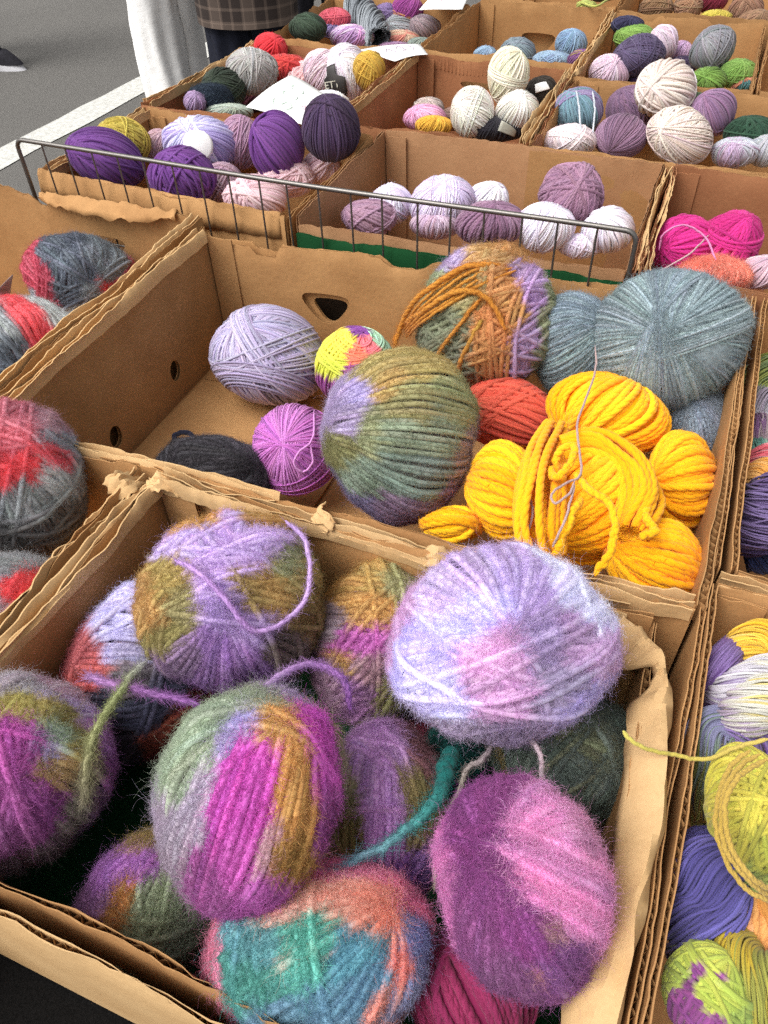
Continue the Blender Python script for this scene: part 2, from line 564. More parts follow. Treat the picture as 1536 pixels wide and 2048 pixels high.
def bundle(P, brad, r, cols, label, name="yarn_hank", closed=False, n=70, N=90, twist=1.0, parent=None, part="strands",
           cat="yarn", ply=False, seed=3, fz=0, flat=1.0, cmode='strand'):
    """a hank: many strands running side by side along a path"""
    rng = np.random.default_rng(seed)
    P = np.asarray(P, float)
    Q = catmull(P, n, closed)
    T = nrm(np.gradient(Q, axis=0))
    # parallel transport, starting from the direction to the camera
    v = nrm(CAM - Q[0]); v = nrm(v - T[0] * (v @ T[0]))
    fr = []
    for i in range(n):
        v = nrm(v - T[i] * (v @ T[i])); fr.append(v)
    A = np.array(fr); B = np.cross(T, A)
    br = np.interp(np.linspace(0, 1, n), np.linspace(0, 1, len(np.atleast_1d(brad))), np.atleast_1d(brad)) if np.ndim(brad) else np.full(n, brad)
    org = Q.mean(0)
    if parent is None:
        # core tube
        m = 10
        cv, cf = [], []
        for i in range(n):
            for j in range(m):
                g = 2 * math.pi * j / m
                cv.append(Q[i] - org + br[i] * .8 * (math.cos(g) * A[i] * flat + math.sin(g) * B[i]))
        for i in range(n - 1):
            for j in range(m):
                cf.append((i * m + j, i * m + (j + 1) % m, (i + 1) * m + (j + 1) % m, (i + 1) * m + j))
        cl = [lin(q) for q in cols]
        parent = mesh_obj(name, cv, cf, core_mat(np.mean(cl, 0) * .85), None, org, 3.2)
        tag(parent, label, cat, "yarn hanks and skeins in the boxes")
    org = np.array(parent.location)
    rho = np.sqrt(rng.uniform(.45, 1, N)); th = np.sort(rng.uniform(0, 2 * math.pi, N))
    s = np.linspace(0, 1, n)
    ang = th[:, None] + twist * 2 * math.pi * s[None] + .12 * rng.normal(0, 1, (N, 1)) * np.sin(6.28 * s[None] * 1.5 + rng.uniform(0, 6.28, (N, 1)))
    off = (rho[:, None] * br[None])[..., None] * (np.cos(ang)[..., None] * A[None] * flat + np.sin(ang)[..., None] * B[None])
    pts = Q[None] + off - org
    cl = np.array([lin(q) for q in cols])
    if cmode == 'strand':
        C = cl[np.minimum((np.arange(N) / N * len(cl)).astype(int), len(cl) - 1)]
        C = C * np.exp(rng.normal(0, .08, (N, 1)))
        C = np.repeat(C[:, None], n, 1)
    else:                      # colour changes along the hank (space dyed)
        u = np.clip(s[None] * len(cl) + rng.normal(0, .35, (N, 1)), 0, len(cl) - 1e-3)
        i0 = np.minimum(u.astype(int), len(cl) - 1); i1 = np.minimum(i0 + 1, len(cl) - 1)
        f = np.clip((u - i0) * 3 - 2, 0, 1)[..., None]
        C = (cl[i0] * (1 - f) + cl[i1] * f) * np.exp(rng.normal(0, .08, (N, 1, 1)))
    if ply:
        pp = plies(pts, r, r * 8.5, rng)
        curves_obj(part, pp, r * .73, np.concatenate([C] * 3, 0), M_YARN, parent)
    else:
        curves_obj(part, pts, r, C, M_YARN, parent)
    return parent

# ------------------------------------------------------------------ ground, road line, table
def asphalt():
    m, nt, b = new_mat("asphalt")
    N = nt.nodes.new; L = nt.links.new
    tc = N("ShaderNodeTexCoord")
    n1 = N("ShaderNodeTexNoise"); n1.inputs["Scale"].default_value = 220; n1.inputs["Detail"].default_value = 4
    n2 = N("ShaderNodeTexNoise"); n2.inputs["Scale"].default_value = 1.3; n2.inputs["Detail"].default_value = 5
    n3 = N("ShaderNodeTexVoronoi"); n3.inputs["Scale"].default_value = 130
    for q in (n1, n2, n3):
        L(tc.outputs["Object"], q.inputs["Vector"])
    r = N("ShaderNodeMapRange"); r.inputs[1].default_value = .25; r.inputs[2].default_value = .75
    L(n1.outputs["Fac"], r.inputs[0])
    mx = N("ShaderNodeMix"); mx.data_type = 'RGBA'
    mx.inputs[6].default_value = (*lin('#2f2d2b'), 1); mx.inputs[7].default_value = (*lin('#7c7974'), 1)
    L(r.outputs[0], mx.inputs[0])
    m2 = N("ShaderNodeMix"); m2.data_type = 'RGBA'; m2.blend_type = 'MULTIPLY'; m2.inputs[0].default_value = .5
    r2 = N("ShaderNodeMapRange"); r2.inputs[1].default_value = .3; r2.inputs[2].default_value = .7; r2.inputs[3].default_value = .75; r2.inputs[4].default_value = 1.05
    L(n2.outputs["Fac"], r2.inputs[0]); L(mx.outputs[2], m2.inputs[6]); L(r2.outputs[0], m2.inputs[7])
    L(m2.outputs[2], b.inputs["Base Color"])
    b.inputs["Roughness"].default_value = .9
    bp = N("ShaderNodeBump"); bp.inputs["Strength"].default_value = .6; bp.inputs["Distance"].default_value = .004
    L(n3.outputs["Distance"], bp.inputs["Height"]); L(bp.outputs[0], b.inputs["Normal"])
    return m


def sheet(name, x0, x1, y0, y1, z, mat, n=1):
    v = [(x0, y0, z), (x1, y0, z), (x1, y1, z), (x0, y1, z)]
    return mesh_obj(name, v, [(0, 1, 2, 3)], mat)


tag(sheet("road", -400, 400, -400, 400, 0, asphalt()), "grey asphalt road beside the stall", "road", kind="structure")
M_LINE = noisy("road paint", lin('#b0afa9'), lin('#d2d1cb'), 45, .7, .4, 160, 8, .003)
nl = 240
_yy = np.linspace(-6, 40, nl)
_e0 = -3.19 + .008 * fbm(_yy * 9, 3); _e1 = -3.005 + .008 * fbm(_yy * 9, 8)
_v = [(_e0[i], _yy[i], .004) for i in range(nl)] + [(_e1[i], _yy[i], .004) for i in range(nl)]
tag(mesh_obj("road_marking", _v, [(i, nl + i, nl + i + 1, i + 1) for i in range(nl - 1)], M_LINE),
    "white painted line on the asphalt", "road marking", kind="structure")


def box_vf(x0, x1, y0, y1, z0, z1):
    v = [(x, y, z) for z in (z0, z1) for y in (y0, y1) for x in (x0, x1)]
    f = [(0, 2, 3, 1), (4, 5, 7, 6), (0, 1, 5, 4), (1, 3, 7, 5), (3, 2, 6, 7), (2, 0, 4, 6)]
    return v, f


# market table with a black cloth hanging over its edges
tbl = empty("market_table", (-.1, 1.0, 0))
tag(tbl, "long market table under a black cloth carrying the cardboard boxes", "table")


def tcloth():
    x0, x1, y0, y1 = -.865, 1.9, -.35, 2.6
    nx, ny = 60, 60
    per = []
    for i in range(nx): per.append((x0 + (x1 - x0) * i / nx, y0))
    for i in range(ny): per.append((x1, y0 + (y1 - y0) * i / ny))
    for i in range(nx): per.append((x1 - (x1 - x0) * i / nx, y1))
    for i in range(ny): per.append((x0, y1 - (y1 - y0) * i / ny))
    n = len(per)
    v = [(-.1 * 0 + p[0] + .1, p[1] - 1.0, TABLE) for p in per]
    f = [tuple(range(n))]
    cx, cy = (x0 + x1) / 2, (y0 + y1) / 2
    for k, z in enumerate((TABLE - .01, .55, .3, .04)):
        for i, p in enumerate(per):
            d = np.array([p[0] - cx, p[1] - cy]); d = d / np.linalg.norm(d)
            w = (.004 + .03 * k * (1 + math.sin(i * .9 + k)) * .5) if k else .003
            v.append((p[0] + .1 + d[0] * w, p[1] - 1.0 + d[1] * w, z))
    for k in range(4):
        for i in range(n):
            f.append((k * n + i, (k + 1) * n + i, (k + 1) * n + (i + 1) % n, k * n + (i + 1) % n))
    mesh_obj("tablecloth", v, f, M_BLACK, tbl, None, 1.0)
    for (x, y) in ((-.75, -.25), (1.8, -.25), (-.75, 2.5), (1.8, 2.5)):
        lv, lf = box_vf(x + .08, x + .12, y - 1.02, y - .98, 0, TABLE - .02)
        mesh_obj("leg", lv, lf, M_WIRE, tbl)


tcloth()


# ------------------------------------------------------------------ cardboard boxes
def sheet2(uv, tris, f0, f1):
    """two mapped copies of a 2-D triangulation joined along the open edges"""
    n = len(uv)
    v = [f0(p) for p in uv] + [f1(p) for p in uv]
    f = [tuple(t) for t in tris] + [tuple(i + n for i in reversed(t)) for t in tris]
    cnt = {}
    for t in tris:
        for i in range(len(t)):
            a, b = t[i], t[(i + 1) % len(t)]
            k = (min(a, b), max(a, b))
            cnt[k] = None if k in cnt else (a, b)
    for k, e in cnt.items():
        if e:
            f.append((e[1], e[0], e[0] + n, e[1] + n))
    return v, f


def pin(poly, p):
    c = False
    j = len(poly) - 1
    for i in range(len(poly)):
        if (poly[i][1] > p[1]) != (poly[j][1] > p[1]) and p[0] < (poly[j][0] - poly[i][0]) * (p[1] - poly[i][1]) / (poly[j][1] - poly[i][1]) + poly[i][0]:
            c = not c
        j = i
    return c


DH = catmull([(-1, .35), (-.85, .66), (-.3, .74), (.3, .74), (.85, .66), (1, .35), (.78, -.15), (.4, -.75), (0, -.95), (-.4, -.75), (-.78, -.15)], 23, True)[:22]
VF = [0, .3, .55, .72, .83, .90, .945, .975, 1.0]


def board(L, h, t, seed, rough=.003, bend=.004, crush=.4, holes=(), dips=(), du=.008, flute=True, torn=.0012):
    """one piece of corrugated board in its own plane: u along x, thickness along y, z up"""
    nu = max(4, int(L / du))
    us = np.linspace(0, L, nu + 1)

    def top(u):
        z = h + rough * fbm(u * 16, seed) + .0008 * vnoise(u * 170, seed + 4)
        for (d0, d1, dd) in dips:
            k = np.clip(1 - np.abs((u - (d0 + d1) / 2) / ((d1 - d0) / 2)), 0, 1)
            z = z - dd * np.minimum(1, k * 2.5)
        return z
    tp = {round(float(u), 6): float(top(u)) for u in us}
    tops = top(us)
    if not holes:
        uv = [(u, v * tops[i]) for v in VF for i, u in enumerate(us)]
        n1 = nu + 1
        tris = [(j * n1 + i, j * n1 + i + 1, (j + 1) * n1 + i + 1, (j + 1) * n1 + i) for j in range(len(VF) - 1) for i in range(nu)]
    else:
        polys = []
        for (hu, hz, hw, hh, sh) in holes:
            pg = []
            for k in range(22):
                g = 2 * math.pi * k / 22
                x, y = math.cos(g), math.sin(g)
                if sh == 'D':     # hand hole: nearly flat top, sides drawn in to a rounded bottom
                    x, y = DH[k]
                pg.append((hu + hw / 2 * x, hz + hh / 2 * y))
            polys.append(pg)
        pts, edges = [], []
        far = lambda p: all(not pin([((q[0] - hu) * 1.15 + hu, (q[1] - hz) * 1.15 + hz) for q in pg], p) for pg, (hu, hz, hw, hh, sh) in zip(polys, holes))
        for v in VF:
            for i, u in enumerate(us):
                p = (u, v * tops[i])
                if far(p):
                    pts.append(p)
        for pg in polys:
            s0 = len(pts)
            pts += pg
            edges += [(s0 + i, s0 + (i + 1) % len(pg)) for i in range(len(pg))]
        vv, _, ff, *_ = delaunay_2d_cdt([Vector(p) for p in pts], edges, [], 0, 1e-6)
        uv = [(p.x, p.y) for p in vv]
        tris = []
        for t_ in ff:
            c = (sum(uv[i][0] for i in t_) / 3, sum(uv[i][1] for i in t_) / 3)
            if any(pin(pg, c) for pg in polys):
                continue
            if c[1] > np.interp(c[0], us, tops) + 1e-5:
                continue
            tris.append(tuple(t_))
    uva = np.array(uv)
    zt = np.interp(uva[:, 0], us, tops)
    k = np.clip((uva[:, 1] - (zt - .018)) / .018, 0, 1) ** 2
    cr = np.clip(crush * (1 + 1.2 * fbm(uva[:, 0] * 22, seed + 11)), 0, .92)
    bn = bend * (vnoise2(uva[:, 0] * 6, uva[:, 1] * 9, seed + 20) + .4 * vnoise2(uva[:, 0] * 17, uva[:, 1] * 21, seed + 21)) * (uva[:, 1] / h) ** 2
    ed = np.clip(np.minimum(uva[:, 0], L - uva[:, 0]) / .03, 0, 1)
    bn = bn * ed
    tn1 = torn * vnoise(uva[:, 0] * 120, seed + 31) * k
    tn2 = torn * vnoise(uva[:, 0] * 120, seed + 37) * k
    zj = .0010 * vnoise(uva[:, 0] * 150, seed + 41) * k
    tl = .0009

    def ymap(y, tn):
        return y + (t / 2 - y) * cr * k + bn + tn
    V, Fc = [], []

    def add(v, f):
        o = len(V)
        V.extend(v); Fc.extend(tuple(i + o for i in q) for q in f)
    idx = {p: i for i, p in enumerate(map(tuple, uv))}
    for (ya, yb, tn) in ((0, tl, tn1), (t - tl, t, tn2)):
        A = ymap(np.full(len(uv), ya), tn); Bq = ymap(np.full(len(uv), yb), tn)
        add(*sheet2([tuple(p) for p in uv], tris,
                    lambda p: (p[0], A[idx[tuple(p)]], p[1] + zj[idx[tuple(p)]]),
                    lambda p: (p[0], Bq[idx[tuple(p)]], p[1] + zj[idx[tuple(p)]])))
    if flute:
        lam = .0075
        nn = int(L / lam * 6)
        uu = np.linspace(.002, L - .002, nn)
        tt = top(uu)
        crr = np.clip(crush * (1 + 1.2 * fbm(uu * 22, seed + 11)), 0, .92)
        bb = bend * (vnoise2(uu * 6, tt * 9, seed + 20) + .4 * vnoise2(uu * 17, tt * 21, seed + 21)) * np.clip(np.minimum(uu, L - uu) / .03, 0, 1)
        amp = (t / 2 - tl)
        y0 = t / 2 + amp * np.sin(2 * math.pi * uu / lam)
        v = []
        for (dz, kk) in ((-.022, 0), (-.010, .25), (-.0016, 1)):
            y = y0 + (t / 2 - y0) * crr * kk + bb * ((tt + dz) / h) ** 2
            v += [(uu[i], y[i], tt[i] + dz) for i in range(nn)]
        f = [(r_ * nn + i, r_ * nn + i + 1, (r_ + 1) * nn + i + 1, (r_ + 1) * nn + i) for r_ in range(2) for i in range(nn - 1)]
        add(v, f)
    return np.array(V), Fc


def wall(parent, name, A, B, z0, h, layers, mat, seed, **kw):
    """boards standing on the line A-B; outside lies to the right of A->B"""
    A = np.array(A, float); B = np.array(B, float)
    L = float(np.linalg.norm(B - A))
    U = (B - A) / L
    O = np.array([U[1], -U[0]])
    org = np.array(parent.location)
    out = []
    for i, (off, t, hh, m) in enumerate(layers):
        k = dict(kw)
        if i:
            k['holes'] = kw.get('holes2', kw.get('holes', ())) if kw.get('through', True) else ()
        k.pop('through', None); k.pop('holes2', None)
        v, f = board(L, h + hh, t, seed + 50 * i, **k)
        X = A[0] + U[0] * v[:, 0] + O[0] * (v[:, 1] + off) - org[0]
        Y = A[1] + U[1] * v[:, 0] + O[1] * (v[:, 1] + off) - org[1]
        Z = v[:, 2] + z0 - org[2]
        out.append(mesh_obj(name, np.stack([X, Y, Z], 1), f, m or mat, parent, None, .5))
    return out


def crumple(parent, name, path, w_in, w_out, d_in, d_out, seed, amp=.003, mat=None, gaps=.0, step=.005, wmod=None, thick=.0012):
    """a folded, crushed strip of board lying over a rim; path = world points, inside lies to the left"""
    path = np.array(path, float)
    seg = np.linalg.norm(np.diff(path, axis=0), axis=1).sum()
    n = max(6, int(seg / step))
    Q = catmull(path, n) if len(path) > 2 else path[0] + (path[1] - path[0]) * np.linspace(0, 1, n)[:, None]
    T = nrm(np.gradient(Q, axis=0))
    In = np.stack([-T[:, 1], T[:, 0], 0 * T[:, 0]], 1); In = nrm(In)
    s = np.linspace(0, seg, n)
    wi = w_in * np.clip(1 + .14 * fbm(s * 9, seed) - gaps * (vnoise(s * 30, seed + 5) > .2), .12, 2)
    if wmod is not None:
        wi = wi * np.interp(s / seg, [q[0] for q in wmod], [q[1] for q in wmod])
    wo = w_out * np.clip(1 + .2 * fbm(s * 9, seed + 2), .2, 2)
    prof = [(-1, -1), (-.75, -.55), (-.4, -.12), (-.12, .1), (.1, .12), (.5, -.1), (.85, -.5), (1, -1)]
    m = len(prof)
    V = []
    org = np.array(parent.location)
    for i in range(n):
        for j, (a, b) in enumerate(prof):
            wx = (-a) * wi[i] if a < 0 else -a * wo[i]
            zz = b * (d_in * wi[i] / w_in if a < 0 else d_out) if b < 0 else b * .02
            nz = amp * vnoise2(s[i] * 70, j * .9, seed + 7) + amp * .7 * vnoise2(s[i] * 160, j * 1.7, seed + 8)
            nx = amp * .8 * vnoise2(s[i] * 60, j * .8, seed + 9)
            V.append(Q[i] + In[i] * (wx + nx) + np.array([0, 0, zz + nz]) - org)
    F = [(i * m + j, (i + 1) * m + j, (i + 1) * m + j + 1, i * m + j + 1) for i in range(n - 1) for j in range(m - 1)]
    o = mesh_obj(name, V, F, mat or M_TORN, parent, None, .6)
    so = o.modifiers.new("thickness", 'SOLIDIFY'); so.thickness = thick; so.offset = 0
    return o


def torn_rim(parent, path, seed, n_rib=4, spread=.011, hgt=.012, amp=.0016):
    """crushed rim: a few torn liner ribbons standing side by side along the edge, one part"""
    path = np.array(path, float)
    seg = np.linalg.norm(np.diff(path, axis=0), axis=1).sum()
    n = max(8, int(seg / .004))
    Q = catmull(path, n) if len(path) > 2 else path[0] + (path[1] - path[0]) * np.linspace(0, 1, n)[:, None]
    T = nrm(np.gradient(Q, axis=0))
    In = nrm(np.stack([-T[:, 1], T[:, 0], 0 * T[:, 0]], 1))
    s = np.linspace(0, seg, n)
    org = np.array(parent.location)
    V, F = [], []
    for k in range(n_rib):
        sd = seed * 13 + k * 7
        off = (k / max(1, n_rib - 1) - .5) * spread + .0022 * fbm(s * 11, sd) + .0007 * vnoise(s * 120, sd + 3)
        top = .0015 + .0028 * fbm(s * 17, sd + 1) + .0011 * vnoise(s * 140, sd + 2) - .006 * np.clip(vnoise(s * 9, sd + 5) - .35, 0, 1)
        lean = .0035 * fbm(s * 13, sd + 4)
        th = .0011
        o = len(V)
        for i in range(n):
            base = Q[i] + In[i] * off[i] - org
            for (dx, z) in ((0, -hgt), (0, -hgt * .4), (lean[i] * .4, top[i] - .0025), (lean[i], top[i]), (lean[i] + th, top[i]), (lean[i] * .4 + th, top[i] - .0025), (th, -hgt * .4), (th, -hgt)):
                V.append(base + In[i] * dx + np.array([0, 0, z]))
        m = 8
        F += [(o + i * m + j, o + (i + 1) * m + j, o + (i + 1) * m + j + 1, o + i * m + j + 1) for i in range(n - 1) for j in range(m - 1)]
        F += [tuple(o + j for j in range(m)), tuple(o + (n - 1) * m + j for j in reversed(range(m)))]
    return mesh_obj("crushed_edge", V, F, M_TORN, parent, None, .6)


def tuft(parent, P, size, seed, rotz=0, tilt=0, mat=None):
    """a torn, crumpled scrap of board still hanging on a corner"""
    n = 12
    org = np.array(parent.location)
    V = []
    rng = np.random.default_rng(seed)
    for i in range(n):
        for j in range(n):
            u, v = i / (n - 1) - .5, j / (n - 1) - .5
            x = size * u * (1 + .25 * vnoise(v * 7 + 3, seed)); y = size * v * .7 * (1 + .3 * vnoise(u * 7 + 8, seed + 1))
            z = size * (.16 * abs(vnoise2(u * 4, v * 4, seed + 2)) + .05 * abs(vnoise2(u * 11, v * 11, seed + 3))) - size * .9 * abs(u + .1) ** 1.4
            V.append((x, y, z))
    V = np.array(V) @ np.array(Matrix.Rotation(rotz, 3, 'Z') @ Matrix.Rotation(tilt, 3, 'X')).T + np.array(P) - org
    F = [(i * n + j, (i + 1) * n + j, (i + 1) * n + j + 1, i * n + j + 1) for i in range(n - 1) for j in range(n - 1)]
    o = mesh_obj("torn_scrap", V, F, mat or M_TORN, parent, None, .6)
    so = o.modifiers.new("thickness", 'SOLIDIFY'); so.thickness = .0007; so.offset = 0
    return o


M_SHADECARD = card_mat("cardboard painted as shade", lin('#2a1f16'), lin('#3a2c20'))  # shade put into the colour: keeps the middle box's hand hole dark inside
BT = .005                                     # board thickness
ONE = [(0, BT, 0, None)]
TWO = [(0, BT, 0, None), (BT + .004, BT, -.003, None)]


def cbox(label, BL, BR, FR, FL, mat=None, seed=1, walls=None, h=None, floor=True, floor_mat=None, flap=.034):
    """cardboard tray from its four inner rim corners (plan units: camera heights above the rim)"""
    mat = mat or M_CARD
    BL, BR, FR, FL = [np.array(q, float) * S for q in (BL, BR, FR, FL)]
    c = (BL + BR + FR + FL) / 4
    b = empty("cardboard_box", (c[0], c[1], TABLE + .004))
    tag(b, label, "box", "cardboard boxes of yarn on the table")
    H = RIM - TABLE - .004
    walls = walls or {}
    z0 = TABLE + .004
    for nm, P, Q, k in (("back_panel", BR, BL, 'b'), ("front_panel", FL, FR, 'f'), ("left_panel", BL, FL, 'l'), ("right_panel", FR, BR, 'r')):
        o = dict(walls.get(k, {}))
        lay = o.pop('layers', ONE)
        dh = o.pop('dh', 0)
        sd = seed * 17 + ord(k)
        wall(b, nm, P, Q, z0, H + dh, lay, o.pop('mat', mat), sd, **o)
    if flap:                                  # the glued corner flap on the inside of the back wall
        Ub = (BR - BL) / np.linalg.norm(BR - BL)
        wall(b, "corner_flap", BL + Ub * flap, BL + Ub * .002, z0, H - .006, [(-.0038, .003, 0, None)], mat, seed + 3, flute=False, crush=.1, rough=.0015, bend=.001)
    if floor:
        pts = [BL, BR, FR, FL]
        org = np.array(b.location)
        for zz, q in ((.003, None),):
            v = [(p[0] - org[0], p[1] - org[1], zz) for p in pts] + [(p[0] - org[0], p[1] - org[1], .0005) for p in pts]
            mesh_obj("bottom_panel", v, [(0, 3, 2, 1), (4, 5, 6, 7)] + [(i, (i + 1) % 4, 4 + (i + 1) % 4, 4 + i) for i in range(4)], floor_mat or mat, b)
        # bottom flaps with the gaps between them
        lerp = lambda s, t: ((BL * (1 - s) + BR * s) * (1 - t) + (FL * (1 - s) + FR * s) * t)
        for (s0, s1, t0, t1, z) in ((.012, .395, .2, .985, .0075), (.402, .985, .2, .985, .007), (.012, .985, .012, .193, .0065)):
            q = [lerp(s0, t0), lerp(s1, t0), lerp(s1, t1), lerp(s0, t1)]
            v = [(p[0] - org[0], p[1] - org[1], z) for p in q] + [(p[0] - org[0], p[1] - org[1], .0032) for p in q]
            mesh_obj("bottom_flap", v, [(0, 3, 2, 1), (4, 5, 6, 7)] + [(i, (i + 1) % 4, 4 + (i + 1) % 4, 4 + i) for i in range(4)], floor_mat or mat, b)
    return b


def u3(x, y, dz=0.0):
    return np.array([x * S, y * S, RIM + dz])


# --- front row
F1 = cbox("battered brown box in front, heaped with fuzzy variegated balls", (-.84, .825), (.090, .835), (.120, .135), (-.84, .125), seed=3,
          walls=dict(f=dict(layers=[(0, BT, 0, None), (BT + .006, BT, -.004, M_TORN)], rough=.004, bend=.006, crush=.55),
                     b=dict(crush=.6, rough=.004, bend=.006), l=dict(layers=ONE, crush=.7, rough=.005, bend=.006),
                     r=dict(dh=-.006, crush=.3)), floor_mat=M_GREEN)
crumple(F1, "folded_flap", [u3(.122, .155, -.004), u3(.134, .30, .003), u3(.141, .50, .005), u3(.128, .68, .006), u3(.100, .77, .005), u3(.045, .812, .003)], .0175, .006, .015, .05, 5, .0030, M_TORN,
        wmod=[(0, 1.1), (.1, 1.15), (.4, 1.0), (.60, 1.05), (.64, .40), (.74, .34), (.77, 1.2), (.88, 1.1), (1, .9)], thick=.002, step=.004)
torn_rim(F1, [u3(-.845, .815, .002), u3(-.848, .62, .001), u3(-.845, .36, .003), u3(-.845, .13, 0)], 8, 3, 0.009, .012)
torn_rim(F1, [u3(.05, .838, .001), u3(-.3, .833, .0), u3(-.62, .828, .002), u3(-.84, .828, .003)], 9, 3, 0.011, .012)
tuft(F1, u3(-.822, .815, .004), .028, 4, .6, .2)
tuft(F1, u3(-.50, .835, .006), .022, 14, -.9, .9)
tuft(F1, u3(-.27, .83, .002), .020, 15, .2, .5)

F0 = cbox("box at the left edge with red and grey balls", (-1.9, .82), (-.9, .838), (-.868, -.1), (-1.9, -.1), seed=5,
          walls=dict(r=dict(layers=ONE, crush=.6, rough=.005, bend=.008), b=dict(crush=.6, rough=.004)))
torn_rim(F0, [u3(-.866, -.05, .0), u3(-.876, .36, .002), u3(-.888, .58, .003), u3(-.890, .70, -.004), u3(-.885, .83, .004)], 18, 2, 0.007, .012)
tuft(F0, u3(-.885, .79, .004), .032, 24, 1.2, .4)

F2 = cbox("box at lower right with lime, orange and purple hanks", (.178, .94), (1.2, .95), (1.2, -.2), (.172, -.2), seed=7,
          walls=dict(l=dict(layers=[(0, .0042, 0, None), (.0056, .0042, -.003, None)], crush=.12, rough=.002, bend=.004, torn=.0005),
                     b=dict(layers=TWO, crush=.5)))

# --- middle row
M1 = cbox("large open box in the middle with part of its floor showing", (-1.315, 1.765), (.148, 1.925), (.148, .885), (-1.30, .838), seed=9,
          walls=dict(b=dict(layers=[(0, BT, 0, None), (BT + .0015, .004, -.004, None)], holes=((.470, .089, .062, .050, 'D'),), holes2=((.466, .083, .044, .040, 'D'),), dips=((.522, .56, .010), (.335, .40, .011)), dh=-.010, rough=.004, bend=.006, crush=.5),
                     l=dict(holes=((.118, .046, .020, .028, 'O'), (.244, .040, .020, .028, 'O')), rough=.005, crush=.6, bend=.006, layers=ONE),
                     f=dict(crush=.6, rough=.004, layers=[(0, BT, 0, None)]),
                     r=dict(crush=.15, rough=.002, bend=.006, torn=.0005, layers=[(0, .0075, 0, None)])))
torn_rim(M1, [u3(-1.315, 1.74, .004), u3(-1.318, 1.45, .001), u3(-1.312, 1.15, .002), u3(-1.30, .86, -.002)], 28, 3, 0.013, .012)
torn_rim(M1, [u3(-.15, .877, .001), u3(.02, .882, .0), u3(.145, .884, .002)], 30, 3, 0.012, .012)
torn_rim(M1, [u3(-1.15, .842, .0), u3(-.95, .85, .001), u3(-.6, .858, .0)], 31, 3, 0.008, .012)

M0 = cbox("box at the left under the wire rack with grey and red balls", (-2.6, 1.79), (-1.375, 1.825), (-1.362, .868), (-2.6, .85), seed=11,
          walls=dict(b=dict(holes=((.157, .110, .060, .040, 'D'),), dips=((.22, .26, .012),), rough=.005, bend=.006, crush=.5),
                     r=dict(layers=ONE, crush=.35, rough=.004, bend=.006)))
crumple(M0, "folded_flap", [u3(-1.45, 1.822, .003), u3(-1.62, 1.812, .004), u3(-1.82, 1.808, .003), u3(-1.95, 1.806, .001)], .016, .007, .014, .012, 38, .003, M_CARD, .2,
        wmod=[(0, .3), (.3, 1.0), (.55, 1.15), (.8, .8), (1, .35)])
torn_rim(M0, [u3(-1.37, .9, .0), u3(-1.372, 1.4, .002), u3(-1.378, 1.82, .005)], 39, 2, 0.007, .012)

M2 = cbox("box cut by the right edge with space dyed hanks beside the yellow skeins", (.20, 1.925), (1.3, 1.93), (1.3, .985), (.205, .985), seed=13,
          walls=dict(l=dict(layers=[(0, .005, 0, None), (.0115, .0045, -.002, None)], crush=.08, rough=.0015, bend=.003, torn=.0004),
                     f=dict(layers=[(0, .005, 0, None), (.011, .0045, -.004, None)], crush=.2, rough=.002)))
torn_rim(M2, [u3(.18, .96, -.001), u3(.5, .962, .0), u3(.9, .962, 0)], 43, 3, 0.009, .012)

# --- rack row
B0 = cbox("box behind the wire rack with purple and pale pink balls", (-2.08, 2.575), (-1.15, 2.58), (-1.145, 1.935), (-2.07, 1.945), seed=15,
          walls=dict(f=dict(rough=.004, crush=.5, bend=.005), l=dict(rough=.005, crush=.6, bend=.006), b=dict(dh=.002)))
torn_rim(B0, [u3(-2.08, 2.56, .004), u3(-2.085, 2.3, -.002), u3(-2.07, 1.96, -.004)], 48, 4, 0.017, .012)
crumple(B0, "folded_flap", [u3(-2.07, 1.945, .004), u3(-1.9, 1.94, .003), u3(-1.5, 1.938, .0), u3(-1.16, 1.936, .0)], .004, .008, .01, .03, 49, .0018, M_CARD, .2)
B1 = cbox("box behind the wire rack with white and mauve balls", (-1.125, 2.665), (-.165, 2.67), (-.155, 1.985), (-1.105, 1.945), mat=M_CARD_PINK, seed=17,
          walls=dict(f=dict(layers=[(0, BT, -.009, None), (BT + .003, BT, -.018, M_GREEN), (BT * 2 + .007, .004, -.095, M_SHADECARD)], rough=.002, crush=.35),  # last board added, darkened to stand for shade seen through the hand hole
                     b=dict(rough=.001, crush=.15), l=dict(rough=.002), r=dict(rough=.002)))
B2 = cbox("box at the right edge with hot pink balls", (-.125, 2.665), (.95, 2.69), (.95, 1.955), (-.105, 1.945), mat=M_CARD_RED, seed=19,
          walls=dict(l=dict(layers=TWO, crush=.6, rough=.005, bend=.008)))
torn_rim(B2, [u3(-.13, 2.62, .002), u3(-.128, 2.3, .0), u3(-.112, 1.97, -.002)], 52, 4, 0.014, .012)

